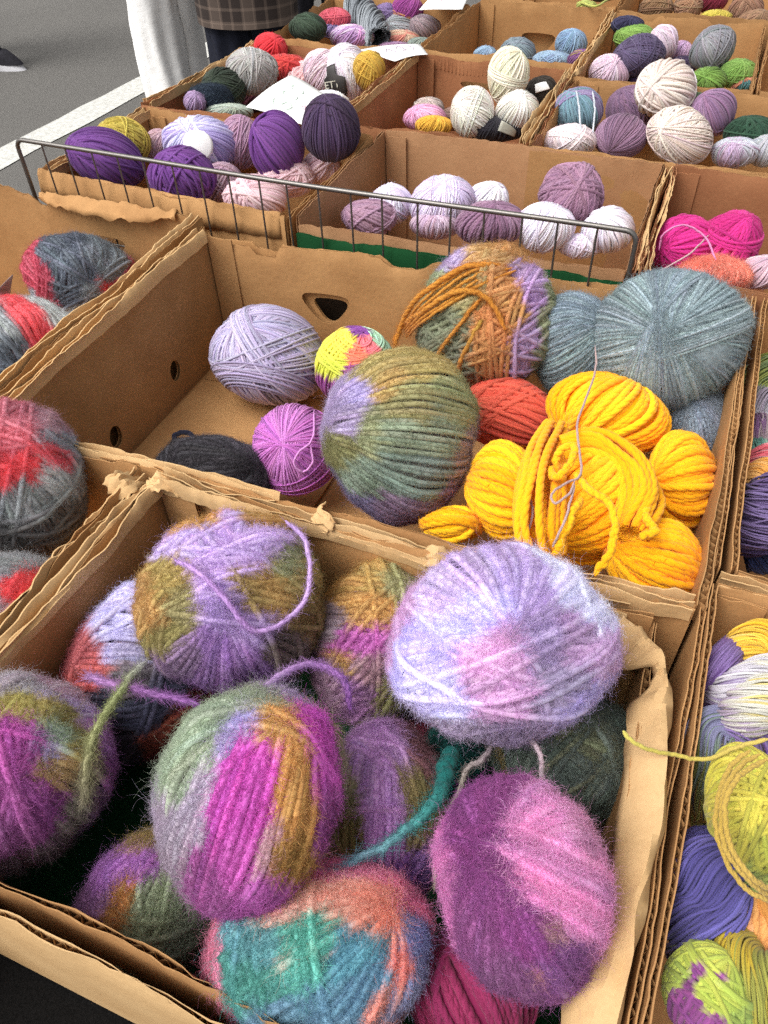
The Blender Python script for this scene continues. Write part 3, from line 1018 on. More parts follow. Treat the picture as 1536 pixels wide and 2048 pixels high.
# --- third row
C0 = cbox("box near the white trousers with the tilted price card on its balls", (-2.12, 3.545), (-1.375, 3.56), (-1.372, 2.62), (-2.13, 2.62), mat=M_CARD_RED, seed=21,
          walls=dict(l=dict(rough=.005, crush=.5, bend=.008), r=dict(rough=.005, crush=.6), b=dict(dh=-.005)))
torn_rim(C0, [u3(-2.12, 3.5, .002), u3(-2.125, 3.1, .0), u3(-2.13, 2.65, .002)], 55, 4, 0.013, .012)
C1 = cbox("box holding three stacked cream balls", (-1.34, 3.555), (-.65, 3.53), (-.63, 2.70), (-1.345, 2.70), mat=M_CARD_RED, seed=23,
          walls=dict(b=dict(holes=((.175, .125, .060, .026, 'D'),), rough=.004, crush=.5, bend=.008), l=dict(rough=.005, crush=.6, bend=.006), r=dict(layers=TWO, crush=.6, rough=.005)))
torn_rim(C1, [u3(-.632, 2.72, .002), u3(-.64, 3.1, .003), u3(-.65, 3.5, .006)], 57, 4, 0.013, .012)
torn_rim(C1, [u3(-1.345, 3.53, .004), u3(-1.35, 3.1, .0), u3(-1.35, 2.72, .0)], 58, 3, 0.011, .012)
C2 = cbox("box with mauve, cream and green balls right of the cream ones", (-.60, 3.42), (.55, 3.44), (.55, 2.71), (-.60, 2.70), mat=M_CARD, seed=25,
          walls=dict(l=dict(layers=ONE, crush=.6, rough=.005), f=dict(layers=TWO, rough=.002)))

# --- fourth row
D0 = cbox("far box beside the plaid coat with grey twisted skeins", (-2.15, 4.42), (-1.40, 4.45), (-1.385, 3.63), (-2.1, 3.60), seed=27,
          walls=dict(l=dict(rough=.006, crush=.5, bend=.008), r=dict(layers=TWO, crush=.4)))
D1 = cbox("far box nearly empty with a few blue balls", (-1.365, 4.545), (-.675, 4.53), (-.665, 3.62), (-1.36, 3.64), seed=29,
          walls=dict(b=dict(holes=((.152, .099, .075, .050, 'D'),), dips=((.24, .275, .008),)), r=dict(layers=TWO, crush=.5, rough=.005)))
D2 = cbox("far box with a big purple ball and light green balls", (-.64, 4.44), (.03, 4.45), (.045, 3.49), (-.635, 3.46), seed=31,
          walls=dict(b=dict(dips=((.07, .10, .010), (.20, .235, .010)), rough=.004), l=dict(layers=TWO, crush=.6, rough=.006)))
torn_rim(D2, [u3(-.64, 3.5, .0), u3(-.645, 3.95, .004), u3(-.65, 4.4, .008)], 61, 4, 0.014, .012)
D3 = cbox("far box cut by the right edge, showing only its side", (.075, 4.45), (.75, 4.45), (.75, 3.5), (.08, 3.5), seed=33)
E1 = cbox("farthest box with trailing lime yarn", (-1.36, 5.4), (-.68, 5.4), (-.675, 4.6), (-1.36, 4.6), seed=35)
E2 = cbox("farthest box with brown and tan balls", (-.65, 5.3), (.75, 5.3), (.75, 4.53), (-.645, 4.53), seed=37)


# ------------------------------------------------------------------ wire rack
def tube(P, r, m=8, closed=False):
    P = np.asarray(P, float)
    n = len(P)
    T = nrm(np.gradient(P, axis=0))
    v0 = np.array([0.3, .2, 1.]) if abs(T[0][2]) < .9 else np.array([1., .2, 0])
    V, F = [], []
    v = v0
    for i in range(n):
        v = nrm(v - T[i] * (v @ T[i])); b = np.cross(T[i], v)
        for j in range(m):
            g = 2 * math.pi * j / m
            V.append(P[i] + r * (math.cos(g) * v + math.sin(g) * b))
    for i in range(n - 1):
        for j in range(m):
            F.append((i * m + j, i * m + (j + 1) % m, (i + 1) * m + (j + 1) % m, (i + 1) * m + j))
    F.append(tuple(reversed(range(m)))); F.append(tuple((n - 1) * m + j for j in range(m)))
    return V, F


def wire_rack():
    x0, x1, y, zt, zb = -.872, -.058, .7985, RIM + .0515, TABLE + .02
    e = empty("wire_rack", ((x0 + x1) / 2, y, TABLE))
    tag(e, "long grey wire rack standing across the middle of the boxes", "rack")
    org = np.array(e.location)
    R_ = .012
    P = [(x0, y, zb), (x0, y, zt - R_ * 2), (x0, y, zt - R_)]
    for k in range(5):
        g = math.pi / 2 * k / 4
        P.append((x0 + R_ - R_ * math.cos(g), y, zt - R_ + R_ * math.sin(g)))
    P += [(x0 + (x1 - x0) * q, y + .0015 * math.sin(q * 9), zt - .003 * math.sin(q * math.pi)) for q in np.linspace(.05, .95, 12)]
    for k in range(5):
        g = math.pi / 2 * k / 4
        P.append((x1 - R_ + R_ * math.sin(g), y, zt - R_ + R_ * math.cos(g)))
    P += [(x1, y, zt - R_ * 2), (x1, y, zb)]
    V, F = tube(np.array(P) - org, .0029)
    mesh_obj("rim_rod", V, F, M_WIRE, e, None, 1.2)
    n = 20
    for i in range(1, n):
        x = x0 + (x1 - x0) * i / n + .0015 * math.sin(i * 2.3)
        V, F = tube(np.array([(x, y + .001, zb), (x, y + .0012, .85), (x + .001 * math.sin(i), y + .0005, zt - .002)]) - org, .00125, 6)
        mesh_obj("upright_wire", V, F, M_WIRE, e, None, 1.2)
    for z in (RIM - .075, zb + .001):
        V, F = tube(np.array([(x0, y - .003, z), ((x0 + x1) / 2, y - .003, z), (x1, y - .003, z)]) - org, .0015, 6)
        mesh_obj("cross_wire", V, F, M_WIRE, e, None, 1.2)


wire_rack()


# ------------------------------------------------------------------ people passing on the road
def loft(rings, m=22, seed=1, fold=.0):
    V, F = [], []
    for i, (c, rx, ry, rz) in enumerate(rings):
        for j in range(m):
            g = 2 * math.pi * j / m
            k = 1 + fold * (vnoise2(5 + 2.2 * math.cos(g) , 5 + 2.2 * math.sin(g) + i * .11, seed) + .6 * vnoise2(9 + 5 * math.cos(g) + i * .3, 9 + 5 * math.sin(g), seed + 3))
            x, y = rx * math.cos(g) * k, ry * math.sin(g) * k
            V.append((c[0] + x * math.cos(rz) - y * math.sin(rz), c[1] + x * math.sin(rz) + y * math.cos(rz), c[2]))
    for i in range(len(rings) - 1):
        for j in range(m):
            F.append((i * m + j, i * m + (j + 1) % m, (i + 1) * m + (j + 1) % m, (i + 1) * m + j))
    F.append(tuple(reversed(range(m)))); F.append(tuple((len(rings) - 1) * m + j for j in range(m)))
    return V, F


def ringsub(R_, n):
    """interpolate ring list smoothly"""
    A = np.array([[*c, rx, ry, rz] for (c, rx, ry, rz) in R_])
    Q = catmull(A, n)
    return [(q[:3], max(q[3], .004), max(q[4], .004), q[5]) for q in Q]


def person(label, X, Y, face, lw, m_tr, m_top, m_shoe, m_hair, stride=.12, hem=.05, coat_hem=.80, thigh=.085, calf=.07, m_sole=None, coat_w=.19):
    """face = heading (rad, 0 = +Y); parts are built in the person's own axes with +Y forward"""
    e_rot = face
    H = 1.70
    sk = plain("skin", lin('#c99a7c'), .55)
    # skeleton for the continuous body
    J = {}
    hip = .92
    pts, rad, edg = [], [], []

    def J_(p, r_):
        pts.append(p); rad.append(r_); return len(pts) - 1
    pelvis = J_((0, 0, hip), .12)
    ch = J_((0, 0, 1.18), .13); nk = J_((0, .01, 1.42), .055); hd0 = J_((0, .02, 1.50), .065); hd = J_((0, .025, 1.60), .095); hdt = J_((0, .015, 1.67), .06)
    edg += [(pelvis, ch), (ch, nk), (nk, hd0), (hd0, hd), (hd, hdt)]
    for s in (-1, 1):
        fy = s * stride
        k = J_((s * lw, fy * .5 + .02, .5), .055); a = J_((s * lw, fy - .01, .09), .04); f = J_((s * lw * 1.05, fy + .13, .035), .03)
        h2 = J_((s * lw, 0, .86), .085)
        edg += [(pelvis, h2), (h2, k), (k, a), (a, f)]
        sh = J_((s * .17, 0, 1.36), .05); el = J_((s * .24, -.04 * s, 1.08), .04); wr = J_((s * .25, .06, .86), .028); hn = J_((s * .25, .09, .78), .03)
        edg += [(ch, sh), (sh, el), (el, wr), (wr, hn)]
        for q in range(4):
            g0 = J_((s * .25, .062 + q * .018, .745), .010); g1 = J_((s * .243, .070 + q * .018, .70), .008)
            edg += [(hn, g0), (g0, g1)]
        t0 = J_((s * .235, .13, .765), .010); t1 = J_((s * .23, .145, .73), .009)
        edg += [(hn, t0), (t0, t1)]
    me = bpy.data.meshes.new("body")
    me.from_pydata(pts, edg, [])
    b = bpy.data.objects.new("person", me)
    COL.objects.link(b)
    me.materials.append(sk)
    b.location = (X, Y, 0); b.rotation_euler = (0, 0, e_rot)
    md = b.modifiers.new("skin", 'SKIN')
    for i, r_ in enumerate(rad):
        me.skin_vertices[0].data[i].radius = (r_, r_)
    me.skin_vertices[0].data[0].use_root = True
    md.use_smooth_shade = True
    ss = b.modifiers.new("sub", 'SUBSURF'); ss.levels = 1; ss.render_levels = 1
    tag(b, label, "person")
    # trousers: two legs and a seat
    for s in (-1, 1):
        fy = s * stride
        R_ = [((s * lw, fy, hem), calf * 1.06, calf * 1.15, 0), ((s * lw, fy * .9, .16), calf, calf * 1.1, 0), ((s * lw, fy * .6 + .02, .48), calf * 1.06, calf * 1.12, 0),
              ((s * lw * .98, fy * .25, .72), thigh, thigh * 1.15, 0), ((s * lw * .8, 0, .93), .10, .12, 0), ((s * .05, 0, 1.0), .10, .125, 0)]
        v, f = loft(ringsub(R_, 40), 48, 3 + s, .15)
        mesh_obj("trouser_leg", v, f, m_tr, b, None, 1.3)
        # shoe: sole and upper
        for nm, z0, z1, g, mt in (("sole", .0, .032, 1.05, m_sole or m_shoe), ("shoe_upper", .03, .10, 1.0, m_shoe)):
            R2 = []
            prof = []
            n = 24
            V, F = [], []
            for zi, z in enumerate(np.linspace(z0, z1, 5)):
                sh_ = 1 if nm == "sole" else (1 - .35 * (zi / 4) ** 1.5)
                for j in range(n):
                    t_ = 2 * math.pi * j / n
                    yy = math.sin(t_); xx = math.cos(t_)
                    ln = .145 * (sh_ if yy > 0 else 1 - .15 * (1 - sh_))
                    V.append((s * lw * 1.02 + .046 * g * xx * (1 - .12 * yy * 0) * (sh_ * .5 + .5), fy + .055 + ln * yy * g - (0 if yy < 0 else .03 * (zi / 4)), z))
            for zi in range(4):
                for j in range(n):
                    F.append((zi * n + j, zi * n + (j + 1) % n, (zi + 1) * n + (j + 1) % n, (zi + 1) * n + j))
            F.append(tuple(4 * n + j for j in range(n))); F.append(tuple(reversed(range(n))))
            mesh_obj(nm, V, F, mt, b, None, 1.2)
    R_ = [((0, 0, coat_hem), coat_w, coat_w * .78, 0), ((0, 0, coat_hem + .1), coat_w * .98, coat_w * .75, 0), ((0, 0, 1.0), .18, .14, 0), ((0, 0, 1.2), .18, .135, 0),
          ((0, 0, 1.34), .19, .12, 0), ((0, .0, 1.41), .12, .085, 0), ((0, .01, 1.46), .065, .065, 0)]
    v, f = loft(ringsub(R_, 26), 30, 9, .02)
    mesh_obj("jacket", v, f, m_top, b, None, 1.3)
    for s in (-1, 1):
        P = catmull([(s * .15, 0, 1.37), (s * .2, -.01, 1.28), (s * .24, -.04 * s, 1.08), (s * .25, .05, .88)], 14)
        rr = np.interp(np.linspace(0, 1, 14), [0, .3, 1], [.065, .062, .045])
        V, F = [], []
        for i in range(14):
            for j in range(14):
                g = 2 * math.pi * j / 14
                V.append((P[i][0] + rr[i] * math.cos(g), P[i][1] + rr[i] * math.sin(g), P[i][2]))
        for i in range(13):
            for j in range(14):
                F.append((i * 14 + j, (i + 1) * 14 + j, (i + 1) * 14 + (j + 1) % 14, i * 14 + (j + 1) % 14))
        mesh_obj("sleeve", V, F, m_top, b, None, 1.3)
    # hair cap, nose, eyes
    V, F = [], []
    for i in range(9):
        for j in range(20):
            ph = math.pi * .60 * i / 8; th = 2 * math.pi * j / 20
            fr = math.sin(th)
            ph2 = ph * (1 if fr < .3 else .72)
            V.append((.102 * math.sin(ph2) * math.cos(th), -.002 + .112 * math.sin(ph2) * math.sin(th), 1.605 + .115 * math.cos(ph2)))
    for i in range(8):
        for j in range(20):
            F.append((i * 20 + j, (i + 1) * 20 + j, (i + 1) * 20 + (j + 1) % 20, i * 20 + (j + 1) % 20))
    mesh_obj("hair", V, F, m_hair, b, None, 2)
    V, F = loft([((0, .115, 1.575), .016, .014, 0), ((0, .112, 1.60), .012, .012, 0), ((0, .105, 1.63), .008, .008, 0)], 10)
    mesh_obj("nose", V, F, sk, b, None, 2)
    for s in (-1, 1):
        v, f = sphere_mesh(.012, .008, .008, np.eye(3), 10, 6)
        mesh_obj("eye", v + np.array([s * .033, .108, 1.615]), f, m_hair, b, None, 3)
    V, F = loft([((0, .103, 1.545), .022, .008, 0), ((0, .106, 1.552), .024, .008, 0), ((0, .103, 1.558), .02, .007, 0)], 10)
    mesh_obj("mouth", V, F, plain("lips", lin('#a05a50'), .5), b, None, 2)
    return b


def plaid():
    m, nt, b = new_mat("plaid wool")
    N = nt.nodes.new; L = nt.links.new
    tc = N("ShaderNodeTexCoord"); sp = N("ShaderNodeSeparateXYZ"); L(tc.outputs["Object"], sp.inputs[0])
    base = None
    acc = None
    for ax, sc, th in (("X", 26, .55), ("Z", 26, .55), ("Z", 78, .75), ("X", 78, .75)):
        mu = N("ShaderNodeMath"); mu.operation = 'MULTIPLY'; mu.inputs[1].default_value = sc * 2
        L(sp.outputs[ax], mu.inputs[0])
        si = N("ShaderNodeMath"); si.operation = 'SINE'; L(mu.outputs[0], si.inputs[0])
        gt = N("ShaderNodeMath"); gt.operation = 'GREATER_THAN'; gt.inputs[1].default_value = th; L(si.outputs[0], gt.inputs[0])
        if acc is None:
            acc = gt
        else:
            ad = N("ShaderNodeMath"); ad.operation = 'ADD'; L(acc.outputs[0], ad.inputs[0]); L(gt.outputs[0], ad.inputs[1]); acc = ad
    mu = N("ShaderNodeMath"); mu.operation = 'MULTIPLY'; mu.inputs[1].default_value = .3; mu.use_clamp = True
    L(acc.outputs[0], mu.inputs[0])
    mx = N("ShaderNodeMix"); mx.data_type = 'RGBA'
    mx.inputs[6].default_value = (*lin('#2b211d'), 1); mx.inputs[7].default_value = (*lin('#75655a'), 1)
    L(mu.outputs[0], mx.inputs[0]); L(mx.outputs[2], b.inputs["Base Color"])
    b.inputs["Roughness"].default_value = .95
    return m


M_WHITE_TR = noisy("white trousers", lin('#efedea'), lin('#f8f7f5'), 25, .9, .35, 40, 6, .006)
M_NAVY_TR = noisy("navy trousers", lin('#151722'), lin('#1e2130'), 60, .9, .3)
M_SHOE = noisy("dark shoe", lin('#17161c'), lin('#26242c'), 60, .8, .3)
M_SOLE = plain("white sole", lin('#c9c8cc'), .6)
M_HAIR = noisy("dark hair", lin('#1c130d'), lin('#33241a'), 90, .7, .6)
M_GREYTOP = noisy("grey jacket", lin('#55565a'), lin('#6a6b70'), 40, .9, .3)


def on_ray(px, py, depth):
    d = CR * (px - 768) / FPX - CU * (py - 1024) / FPX + CF
    return CAM + d * depth


_q = on_ray(338, 60, 2.95)
person("person in wide white trousers standing on the asphalt behind the boxes", _q[0], _q[1], 1.0, .055, M_WHITE_TR, M_GREYTOP, M_SHOE, M_HAIR,
       stride=.05, thigh=.088, calf=.082, hem=.035, coat_hem=.86)
_q = on_ray(497, 40, 2.8)
person("person in a brown plaid coat and navy trousers beside the far box", _q[0], _q[1], .35, .070, M_NAVY_TR, plaid(), M_SHOE, M_HAIR,
       stride=.03, coat_hem=.635, coat_w=.185, thigh=.085, calf=.078)
_q = at(52, 140, -RIM)                              # toe of the shoe at the left edge of the frame
_fx, _fy = 1.0, .15
_f = math.atan2(-_fx, _fy)
_lx, _ly = .09 * 1.02, .22 + .055 + .15
person("person in dark shoes with white soles walking in at the left edge", _q[0] - (math.cos(_f) * _lx - math.sin(_f) * _ly), _q[1] - (math.sin(_f) * _lx + math.cos(_f) * _ly), _f, .09,
       M_NAVY_TR, M_GREYTOP, M_SHOE, M_HAIR, stride=.22, m_sole=M_SOLE)
_q = on_ray(630, -50, 3.4)
person("person in black clothes half hidden behind the far boxes", _q[0], _q[1], .2, .085, M_SHOE, M_SHOE, M_SHOE, M_HAIR, stride=.05, coat_hem=.72)

# ------------------------------------------------------------------ yarn: front box
LIL, LIW, PUR, MAG, OCH, OLI, SAG, GRY = '#ab90d6', '#d3cdea', '#7a4aa6', '#b637ba', '#b98430', '#8a8450', '#8c9a80', '#8b9094'
b_lilac = ball(1000, 1285, 500, 402, 8, .022, 'fuz', ['#a583c4', '#b9b2d8', '#ae82c2', '#957bc0', '#a08ecc'], "large pale lilac and white fuzzy ball, biggest in the front box",
               pole=(.18, .05, .97), fuzz=1.5,
     swath=3, patch=[(-0.55, -0.15, '#b7aedb'), (-0.4, -0.45, '#bdb6da'), (-0.75, 0, '#b4aada'), (-0.2, 0.2, '#bab2dc'), (-0.88, 0.22, '#b78fcc'), (0, -0.1, '#c196d4'), (0.05, -0.45, '#b487c8'), (-0.2, 0.7, '#af98d8'), (0.2, 0.6, '#aa94d8'), (-0.5, 0.5, '#b4a0dc'), (0.55, 0.55, '#c8c6de'), (0.78, 0.3, '#c6c4dc'), (0.75, -0.1, '#b08fce'), (0.6, -0.05, '#a685c4'), (0.3, -0.05, '#9c86c6'), (0.4, -0.35, '#9484ba'), (0.2, -0.8, '#8f7ab0'), (0.6, -0.6, '#a294c4'), (-0.25, -0.8, '#9a88b8'), (-0.43, 0.46, '#cc7a58', -0.16)])
b_olive = ball(465, 1203, 375, 380, 0, -.012, 'fuz', ['#8f7f3c', '#9a8540', '#8c55b4', '#9a68c4', '#8d8148', '#a08038'], "fuzzy ball with lilac top, ochre middle and a loose lilac loop",
               pole=(.0, -.1, 1),
               segs=[.25, .42, .5, .6, .8, 1], fuzz=1.3,
     patch=[(0, 0.8, '#b497de'), (0.35, 0.65, '#b297de'), (-0.45, 0.65, '#ae94da'), (0.1, 0.5, '#a688d0'), (-0.35, 0.85, '#b98a3a', -0.12), (0.2, 0.92, '#b08438', -0.14), (0.45, 0.15, '#a5843e'), (0.2, 0.1, '#9c8242'), (0.7, 0.2, '#988648'), (0.6, 0.4, '#8c9068'), (-0.65, 0.25, '#9e8840'), (-0.8, -0.1, '#a67e3a'), (-0.6, -0.05, '#8d8250'), (-0.7, -0.35, '#83783c'), (-0.3, 0.35, '#b194dc'), (-0.1, 0, '#a78ad4'), (0.1, -0.2, '#a084ca'), (-0.05, -0.5, '#9268bc'), (-0.2, -0.8, '#885eae'), (0.3, -0.75, '#7b55a2'), (-0.5, -0.6, '#81649a'), (0.8, -0.2, '#846e3a'), (0.6, -0.5, '#6d5d58')])
strand(b_olive, "loose_loop", son(b_olive, [(570, 1042), (612, 1085), (622, 1150), (610, 1205), (565, 1248), (512, 1262), (478, 1235), (440, 1185), (395, 1140), (350, 1120)], .004),
       .0016, ['#b294dd', '#b898df', '#a880d0', '#b08cda'], 60, ply=True, fz=1500, fl=.005)
ball(290, 1345, 290, 380, 0, -0.072, 'fuz', ['#4d4a62', '#33344a', '#8f3f26', '#6a1824', '#b9b2da', '#a34a48', '#55556a'], "fuzzy ball in pale lilac, slate and rust against the left wall",
     pole=(.9, .0, .45), fuzz=1.2,
     patch=[(-0.3, 0.7, '#b5b0d6'), (0.2, 0.6, '#bcb6da'), (-0.5, 0.35, '#aaa4c8'), (-0.7, 0.2, '#a04a50', -0.05), (-0.65, 0, '#b04a48', -0.03), (-0.2, -0.05, '#6a5f74'), (-0.2, 0.25, '#9a94b4'), (-0.5, -0.3, '#4a4c60'), (0, -0.35, '#3c3d52'), (0.2, -0.7, '#8f4026'), (0.55, -0.7, '#6a1c24'), (-0.2, -0.75, '#3a3044')])
ball(42, 1540, 375, 410, 0, -0.028, 'fuz', ['#9a3fa6', '#a548b0', '#8d3a9a'], "magenta fuzzy ball with olive and lilac arcs at the left edge",
     pole=(-.3, .25, .92), fuzz=1.3,
     patch=[(0.3, 0.95, '#b49ac0'), (0.1, 0.85, '#a9a0a8'), (0.2, 0.75, '#a8a0b8'), (0.55, 0.6, '#b29cd2'), (0.75, 0.35, '#ab78c2'), (0.35, 0.55, '#9c9048'), (0.6, 0.3, '#948844'), (0.1, 0.6, '#a49648'), (0.3, 0.35, '#94a48c'), (0.2, 0.2, '#9688ac'), (0, 0.2, '#ac48b0'), (0.45, 0, '#a88c58', -0.06), (0.2, 0.02, '#a48850', -0.08), (0.1, -0.25, '#9c48a4'), (0.3, -0.4, '#8d3e98'), (0, -0.6, '#88428e'), (0.7, -0.1, '#8b826e'), (0.65, -0.45, '#837a6e'), (0.95, 0, '#9858aa'), (0.9, -0.3, '#7b558e'), (0.3, -0.85, '#6d5a6e')])
b_mag = ball(497, 1590, 385, 455, -12, .030, 'fuz', ['#8c9a80', '#9a90b4', '#bd3ac0', '#bd3ac0', '#c8a0b4', '#b4802e', '#b99ac0', '#b840ba', '#8f8a52'], "tall fuzzy ball striped magenta and ochre with a lilac edge",
             pole=(.28, .88, .38), fuzz=1.4, hole=.05,
     swath=1, patch=[(0.1, 0.85, '#949c84'), (-0.35, 0.65, '#8f9d84'), (-0.75, 0.1, '#919e86'), (-0.6, 0.4, '#96a48a'), (0.3, 0.9, '#a48ec4'), (-0.2, 0.6, '#a496c0'), (-0.55, 0, '#9e8eb8'), (-0.8, -0.25, '#9888ae'), (-0.7, -0.6, '#8d7a9e'), (0, 0.3, '#c03cc4'), (-0.2, -0.1, '#bb3ec0'), (-0.1, -0.5, '#ae40b2'), (-0.35, -0.75, '#9a48a2'), (0.15, -0.75, '#9e44a6'), (0.05, -0.1, '#bb3cc0'), (0.25, 0.55, '#c09248'), (0.4, 0.2, '#b98838'), (0.5, -0.15, '#b18030'), (0.45, -0.5, '#9c7428'), (0.27, -0.4, '#b48c94', -0.06), (0.55, 0.5, '#bc40c0'), (0.75, 0.15, '#b444b8'), (0.85, -0.15, '#9c4aa4'), (0.85, 0.5, '#938c5e'), (0.95, 0.15, '#8c8468')])
strand(b_mag, "loose_end", [at(700, 1420, .02), at(690, 1365, .035), at(645, 1335, .045), at(590, 1340, .055), at(520, 1385, .065), at(440, 1450, .07)], .0017, ['#8a55b0', '#a878cc', '#b08cd4', '#a890cc'], 50, ply=True, fz=1600, fl=.005)
ball(750, 1290, 275, 345, 0, -.060, 'fuz', ['#8a6f8c', '#a8782c', '#8a6a98', '#7d7540', '#b58a34', '#8c7896', '#a63aa8'], "ochre and mauve fuzzy ball wedged behind the largest lilac one",
     pole=(.9, -.05, .42), fuzz=1.1,
     patch=[(0, 0.8, '#ac8c40'), (0.3, 0.75, '#8d8858'), (-0.4, 0.65, '#b18638'), (-0.1, 0.4, '#b08438'), (-0.6, 0.25, '#8d7892'), (-0.5, 0, '#9e46a4'), (-0.1, 0.02, '#a448aa'), (-0.5, -0.15, '#a47a34'), (-0.1, -0.2, '#98727e'), (-0.6, -0.4, '#8d6892'), (-0.2, -0.6, '#885a9a'), (0.2, -0.6, '#746e3e'), (0.3, -0.85, '#5c5430')])
ball(775, 1630, 255, 350, 0, -.055, 'fuz', ['#86783c', '#8f8048', '#b078cc', '#a86fc6', '#8c7c40', '#86783c'], "fuzzy ball with one upright lilac stripe between olive sides",
     pole=(.02, 1, .25), fuzz=1.1,
     patch=[(0, 0.7, '#ae82ca'), (-0.3, 0.5, '#a67ac2'), (0, 0.1, '#ae80ce'), (0, -0.3, '#a672c6'), (-0.7, 0.2, '#888058'), (-0.7, -0.2, '#84763c'), (-0.6, -0.55, '#786030'), (0.5, 0.3, '#8d7d48'), (0.6, -0.05, '#928450'), (0.6, 0.6, '#885860'), (0.2, -0.75, '#824eaa'), (-0.2, -0.8, '#78489e'), (0.6, -0.6, '#7b53a6')])
ball(1130, 1508, 310, 265, 0, -.070, 'fuz', ['#5f6d64', '#6a766c', '#56625c', '#75785c'], "dark grey green fuzzy ball under the largest lilac one",
     pole=(-.5, .5, .7), bands=[('p', (1, .1, .2), -.75, -.62, '#86703a')], fuzz=1.1)
ball(1048, 1762, 352, 395, 6, 0.01, 'fuz', ['#862d90', '#8f3698', '#7d2a88'], "fuzzy ball half deep purple and half rose pink",
     pole=(-.22, .2, .95), fuzz=1.3,
     swath=1, patch=[(-0.5, 0.7, '#8d3c96'), (-0.4, 0.35, '#8a3892'), (-0.45, -0.1, '#8d3f96'), (-0.5, -0.5, '#884490'), (-0.15, 0.85, '#914298'), (0, -0.5, '#8d3a96'), (0.3, -0.75, '#834898'), (-0.2, -0.8, '#7b4486'), (0.2, 0.5, '#d28ebe'), (0.5, 0.3, '#d898c6'), (0.95, 0.1, '#cc8ab8'), (0.35, 0.78, '#d090c0'), (0.9, -0.2, '#c482b2'), (0.5, -0.2, '#d08cbc'), (0.05, 0.3, '#d08cbc'), (0.5, 0, '#d492c0'), (0.2, 0.1, '#d28cbc'), (0.7, -0.2, '#c884b4'), (0.75, 0.45, '#c488b0'), (-0.97, 0.1, '#c476b0', -0.02), (0.32, -0.38, '#b4868c', -0.12), (0, -0.82, '#b07c84', -0.14)])
b_teal = ball(640, 1905, 465, 335, 6, -0.03, 'fuz', ['#4c9a92', '#5a8aa0', '#5f7aa0', '#4f9f98', '#5a9aa0', '#6a86a8', '#57a090'], "teal fuzzy ball with coral and pink bands at the front",
              pole=(.62, .42, .66), fuzz=1.4,
     swath=2, patch=[(0.1, 0.85, '#d07494'), (0.5, 0.75, '#d47a9a'), (0.8, 0.45, '#c86c92'), (0.1, 0.55, '#d49a86'), (0.35, 0.42, '#d8927a', -0.05), (0.35, 0.0, '#4e8ca0'), (0.42, -0.25, '#5886a0'), (0.52, 0.22, '#d8846a', -0.08), (-0.3, 0.45, '#c89a8a'), (-0.2, 0.15, '#4da494'), (-0.5, 0.1, '#58969c'), (-0.1, -0.2, '#4ea496'), (-0.6, -0.3, '#48948a'), (0.2, -0.1, '#4e8ca0'), (-0.3, -0.02, '#b0a294', -0.1), (0, -0.03, '#aca090', -0.12), (0, -0.5, '#58849c'), (0.3, -0.4, '#5886a0'), (-0.3, -0.7, '#5d849c'), (0.1, -0.8, '#668aa2'), (0.68, -0.1, '#d8786c', -0.06), (0.58, -0.5, '#d08474', -0.06), (0.45, -0.85, '#d0887c'), (0.8, 0.1, '#7d86b2'), (0.85, -0.25, '#868cae'), (0.7, -0.55, '#888aa8'), (-0.97, -0.2, '#c06c8a')])
strand(b_teal, "loose_end", [at(905, 1500, -.03), at(893, 1560, -.02), at(868, 1612, -.012), at(800, 1665, -.005), at(700, 1715, .0), at(600, 1760, .0)], .0035, ['#1d6a66', '#23716c', '#4fa09a', '#7fa8b4', '#6f93a4'], 60,
       fz=1800, fl=.008, rad=[.006, .0045, .0026, .0018, .0016])
ball(300, 1818, 288, 292, 12, -.071, 'fuz', ['#838d6c', '#8a9476', '#7a8468', '#8c8f62'], "sage green fuzzy ball with a purple and orange side near the front rim",
     pole=(.3, .9, .3), depth=.68, fuzz=1.3,
     patch=[(-0.6, 0.5, '#a164c0'), (-0.3, 0.6, '#a466c2'), (-0.75, 0, '#8e60a2'), (-0.5, 0.1, '#b57e34'), (-0.65, -0.3, '#ac7830'), (0, 0.9, '#9c8448'), (0.1, 0.1, '#8e987a'), (0.4, 0.2, '#889276'), (0, -0.4, '#8e9676'), (0.5, -0.4, '#7b826e')])
ball(945, 1985, 260, 240, 0, -.058, 'wor', ['#8a2150', '#7d1c48'], "burgundy ball in the front corner of the front box", pole=(-.5, .9, .3))
ball(912, 1520, 120, 150, 0, -.085, 'fuz', ['#1a625e', '#1f6c66'], "small dark teal fuzzy ball deep in the front box", fuzz=.6)
ball(848, 1478, 90, 90, 0, -.10, 'fuz', ['#8a2a48'], "crimson ball barely showing deep in the front box", fuzz=.5)

strand(b_lilac, "loose_end", [at(1040, 1470, .0), at(1062, 1480, .0), at(1083, 1512, -.002), at(1084, 1545, -.004), at(1078, 1580, .03)], .0014, ['#b8a4b0', '#bca8ae'], 50, fz=300, fl=.004)
strand(b_lilac, "loose_end", [at(985, 1490, -.005), at(968, 1520, -.006), at(938, 1535, -.008), at(920, 1580, -.012), at(890, 1640, -.014), at(872, 1700, -.016), at(868, 1780, -.016)], .0014, ['#9a8a94', '#8c8478', '#8a8272'], 60, fz=500, fl=.005)
strand(b_olive, "loose_end", [at(400, 1412, .02), at(330, 1395, .022), at(270, 1380, .024), at(215, 1368, .022), at(178, 1352, .02)], .0016, ['#8a58ac', '#a274c0', '#b088cc'], 50, fz=1400, fl=.006)
strand(b_olive, "loose_end", [at(290, 1325, .022), at(255, 1372, .026), at(215, 1430, .03), at(185, 1480, .032), at(172, 1530, .03), at(168, 1600, .02)], .0019, ['#a8a6a8', '#98a070', '#a0a474', '#8f8c68', '#857e6a'], 60, fz=2000, fl=.006)
